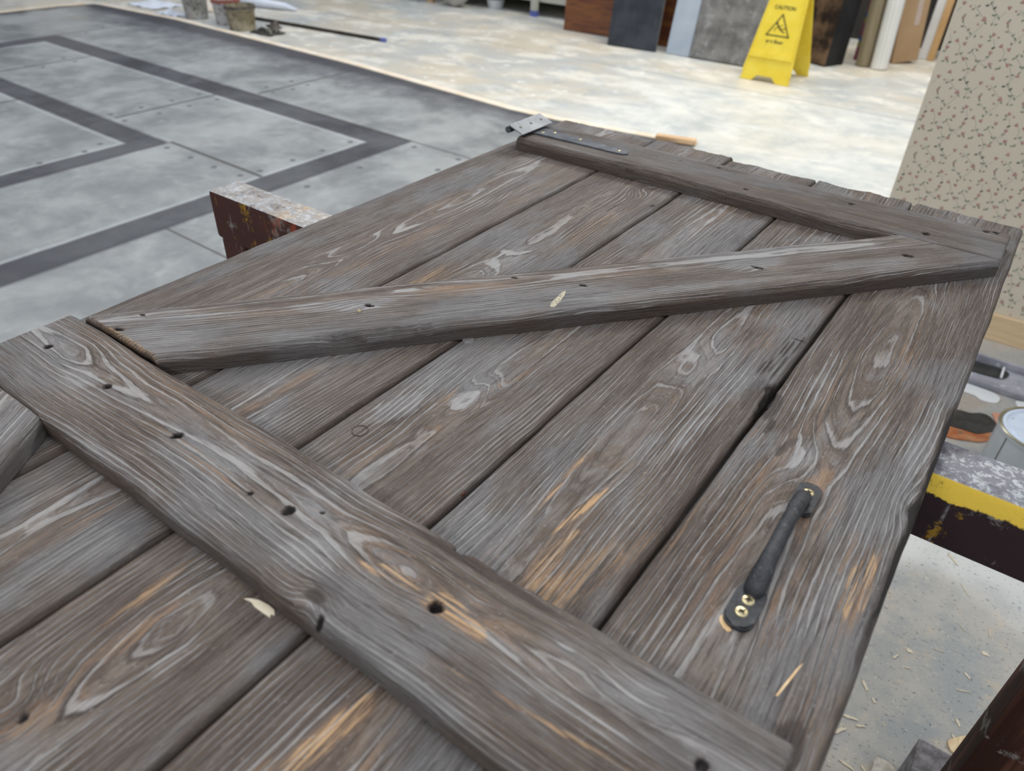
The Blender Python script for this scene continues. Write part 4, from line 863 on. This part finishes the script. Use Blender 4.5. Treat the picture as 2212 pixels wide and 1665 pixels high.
def blob(name, pts, mat, lab, cat, h=.003, z=.0005):
    bm = bmesh.new(); n = len(pts); P = []
    for i in range(n):     # Catmull-Rom smoothing of the outline
        p0, p1, p2, p3 = [Vector(pts[(i + k - 1) % n]) for k in range(4)]
        for t_ in (0, .25, .5, .75):
            P.append(.5 * ((2 * p1) + (-p0 + p2) * t_ + (2 * p0 - 5 * p1 + 4 * p2 - p3) * t_ ** 2 + (-p0 + 3 * p1 - 3 * p2 + p3) * t_ ** 3))
    cx_ = sum((p.x for p in P)) / len(P); cy_ = sum((p.y for p in P)) / len(P)
    prism(bm, [(p.x - cx_, p.y - cy_) for p in P], 0, h)
    return tag(from_bm(name, bm, mat, loc=(cx_, cy_, z)), lab, cat)
M['white'] = mottled('white_gloss_paint', (.66, .68, .68), (.74, .76, .75), 6, .3, .5)
M['blackp'] = mottled('black_gloss_paint', (.012, .013, .014), (.03, .032, .034), 30, .25, .6, bump=.002, c3=(.10, .11, .12), c3lo=.68, c3hi=.74)

# paint tray: shallow grey tray with a black well
tray = empty('paint_tray', (.13, 2.17, .0005), 'grey paint roller tray with wet black paint in it, behind the paint tin', 'tray')
inv = Matrix.Translation(-Vector(tray.location))

def tray_pt(nm, lo, hi, mat, bev=.002, lab=None):
    bm = bmesh.new(); bbox(bm, lo, hi, bev=bev); o = from_bm(nm, bm, mat, tray, smooth=True); o.matrix_parent_inverse = inv
    if lab: o['label'] = lab
M['trayg'] = mottled('grey_tray_plastic', (.26, .26, .29), (.40, .40, .44), 14, .5, c3=(.52, .53, .55))
tray_pt('tray_base', (-.06, 2.105, .0006), (.245, 2.226, .008), M['trayg'])
for lo, hi in (((-.06, 2.2265, .0006), (.245, 2.238, .028)), ((-.06, 2.093, .0006), (.245, 2.1045, .018)), ((.2455, 2.105, .0006), (.255, 2.226, .028))): tray_pt('tray_wall', lo, hi, M['trayg'])
o = blob('wet_paint', [(-.03, 2.19), (.05, 2.215), (.10, 2.216), (.150, 2.216), (.172, 2.200), (.160, 2.165), (.120, 2.155), (.04, 2.150), (-.03, 2.150)], M['blackp'], None, None, h=.003, z=.0082)
o.parent = tray; o.matrix_parent_inverse = inv; o['label'] = 'wet black paint'
tray_pt('stirring_stick', (.152, 2.16, .0114), (.158, 2.225, .016), M['white'], .001)
blob('paint_splash', [(.02, 2.245), (.088, 2.262), (.131, 2.268), (.151, 2.262), (.165, 2.248), (.10, 2.2415), (.02, 2.242)], M['white'], 'narrow white paint splash on the floor just behind the grey tray', 'paint splash')
blob('paint_splash', [(.03, 2.095), (.083, 2.091), (.109, 2.089), (.150, 2.085), (.168, 2.068), (.162, 2.037), (.131, 2.027), (.111, 2.040), (.088, 2.041), (.03, 2.05)], M['white'], 'rounded white paint patch on the floor in front of the grey tray', 'paint splash')
blob('paint_splash', [(.23, 2.09), (.214, 2.086), (.205, 2.080), (.210, 2.06), (.228, 2.05), (.26, 2.07)], M['white'], 'small white paint patch beside the front right corner of the grey tray', 'paint splash')
blob('paint_splash', [(.04, 1.91), (.087, 1.940), (.114, 1.945), (.14, 1.963), (.162, 1.957), (.181, 1.921), (.174, 1.897), (.145, 1.863), (.121, 1.858), (.088, 1.855), (.05, 1.86)], M['blackp'], 'glossy black paint puddle on the floor beside the tin', 'paint splash')
blob('paint_splash', [(.06, 1.842), (.098, 1.851), (.121, 1.854), (.145, 1.858), (.170, 1.884), (.175, 1.860), (.158, 1.832), (.128, 1.815), (.08, 1.80)], mottled('orange_red_paint', (.36, .10, .035), (.46, .22, .10), 25, .45, c3=(.16, .12, .08)), 'orange-red paint smear in front of the black puddle', 'paint splash')
blob('paint_splash', [(.163, 1.985), (.185, 1.99), (.20, 1.975), (.185, 1.955), (.182, 1.935), (.172, 1.95), (.166, 1.968)], mottled('pink_paint', (.55, .26, .17), (.62, .34, .24), 25, .45), 'small pink paint smear between the black puddle and the tin', 'paint splash')
# wood chips and splinters on the floor right of the door
M['chip'] = mottled('fresh_pine_chip', (.62, .54, .40), (.74, .67, .52), 30, .6, .2)
chips = [(.1, .965, .014, .004, -.9), (.095, .889, .016, .004, .3), (.086, .854, .018, .005, 1.0), (.113, .884, .010, .003, .6), (.147, 1.086, .007, .006, .2), (.129, 1.058, .010, .0025, 1.2), (.26, 1.164, .008, .006, .2), (.241, 1.058, .016, .0012, .4), (.244, .989, .010, .003, -1.0),
         (.113, .804, .016, .003, -.1), (.119, .945, .007, .003, -.9), (.17, 1.374, .020, .004, -.8), (.241, 1.095, .009, .003, -.6), (.243, .956, .008, .0025, -.9), (.26, 1.219, .012, .0012, -1.3), (.217, 1.2, .010, .0012, -.7), (.152, 1.047, .007, .0018, .4), (.295, 1.088, .008, .0015, -.8), (.136, .814, .008, .003, -.6), (.19, 1.12, .012, .001, .2), (.205, 1.30, .02, .0012, -.9)]
c0 = None
for x, y, l, w_, a in chips:
    lab = 'small pale pine splinter lying on the grey floor right of the door'
    if c0 is None:
        bm = bmesh.new(); prism(bm, [(-1, -.3), (-.55, -.5), (-.5, -1), (.35, -.7), (.9, -.95), (1, -.1), (.7, .1), (.65, .7), (.1, .6), (-.1, 1), (-.75, .7), (-.8, .2)], 0, .0016)
        c0 = from_bm('wood_chip', bm, M['chip']); c = c0
    else:
        c = c0.copy(); COL.objects.link(c)
    c.location = (x, y, .0004); c.scale = (l * .8, w_ * .75, 1); c.rotation_euler.z = a
    tag(c, lab, 'wood chip', 'pine splinters scattered on the floor')
blob('wood_shard', [(.236, .938), (.242, .952), (.27, .978), (.33, 1.005), (.34, .99), (.30, .958), (.275, .945), (.248, .926)], mottled('split_pine', (.62, .46, .26), (.78, .63, .40), 9, .6, .2, stretch=(14, 3, 1)), 'large split pine shard on the floor beside the trestle leg', 'wood chip', h=.005)
bm = bmesh.new(); bmesh.ops.create_icosphere(bm, subdivisions=3, radius=1)
for v in bm.verts:
    k_ = 1 + .22 * math.sin(v.co.x * 4 + 1) * math.cos(v.co.y * 5) + .10 * math.sin(v.co.z * 9); v.co = Vector((v.co.x * .018 * k_, v.co.y * .022 * k_, .010 + v.co.z * .0098 * min(k_, 1)))
tag(from_bm('plaster_lump', bm, mottled('pale_plaster', (.50, .45, .37), (.66, .62, .54), 90, .8, c3=(.20, .18, .15)), loc=(.163, .818, .0008), smooth=True), 'pale plaster lump on the floor beside the trestle foot', 'lump')
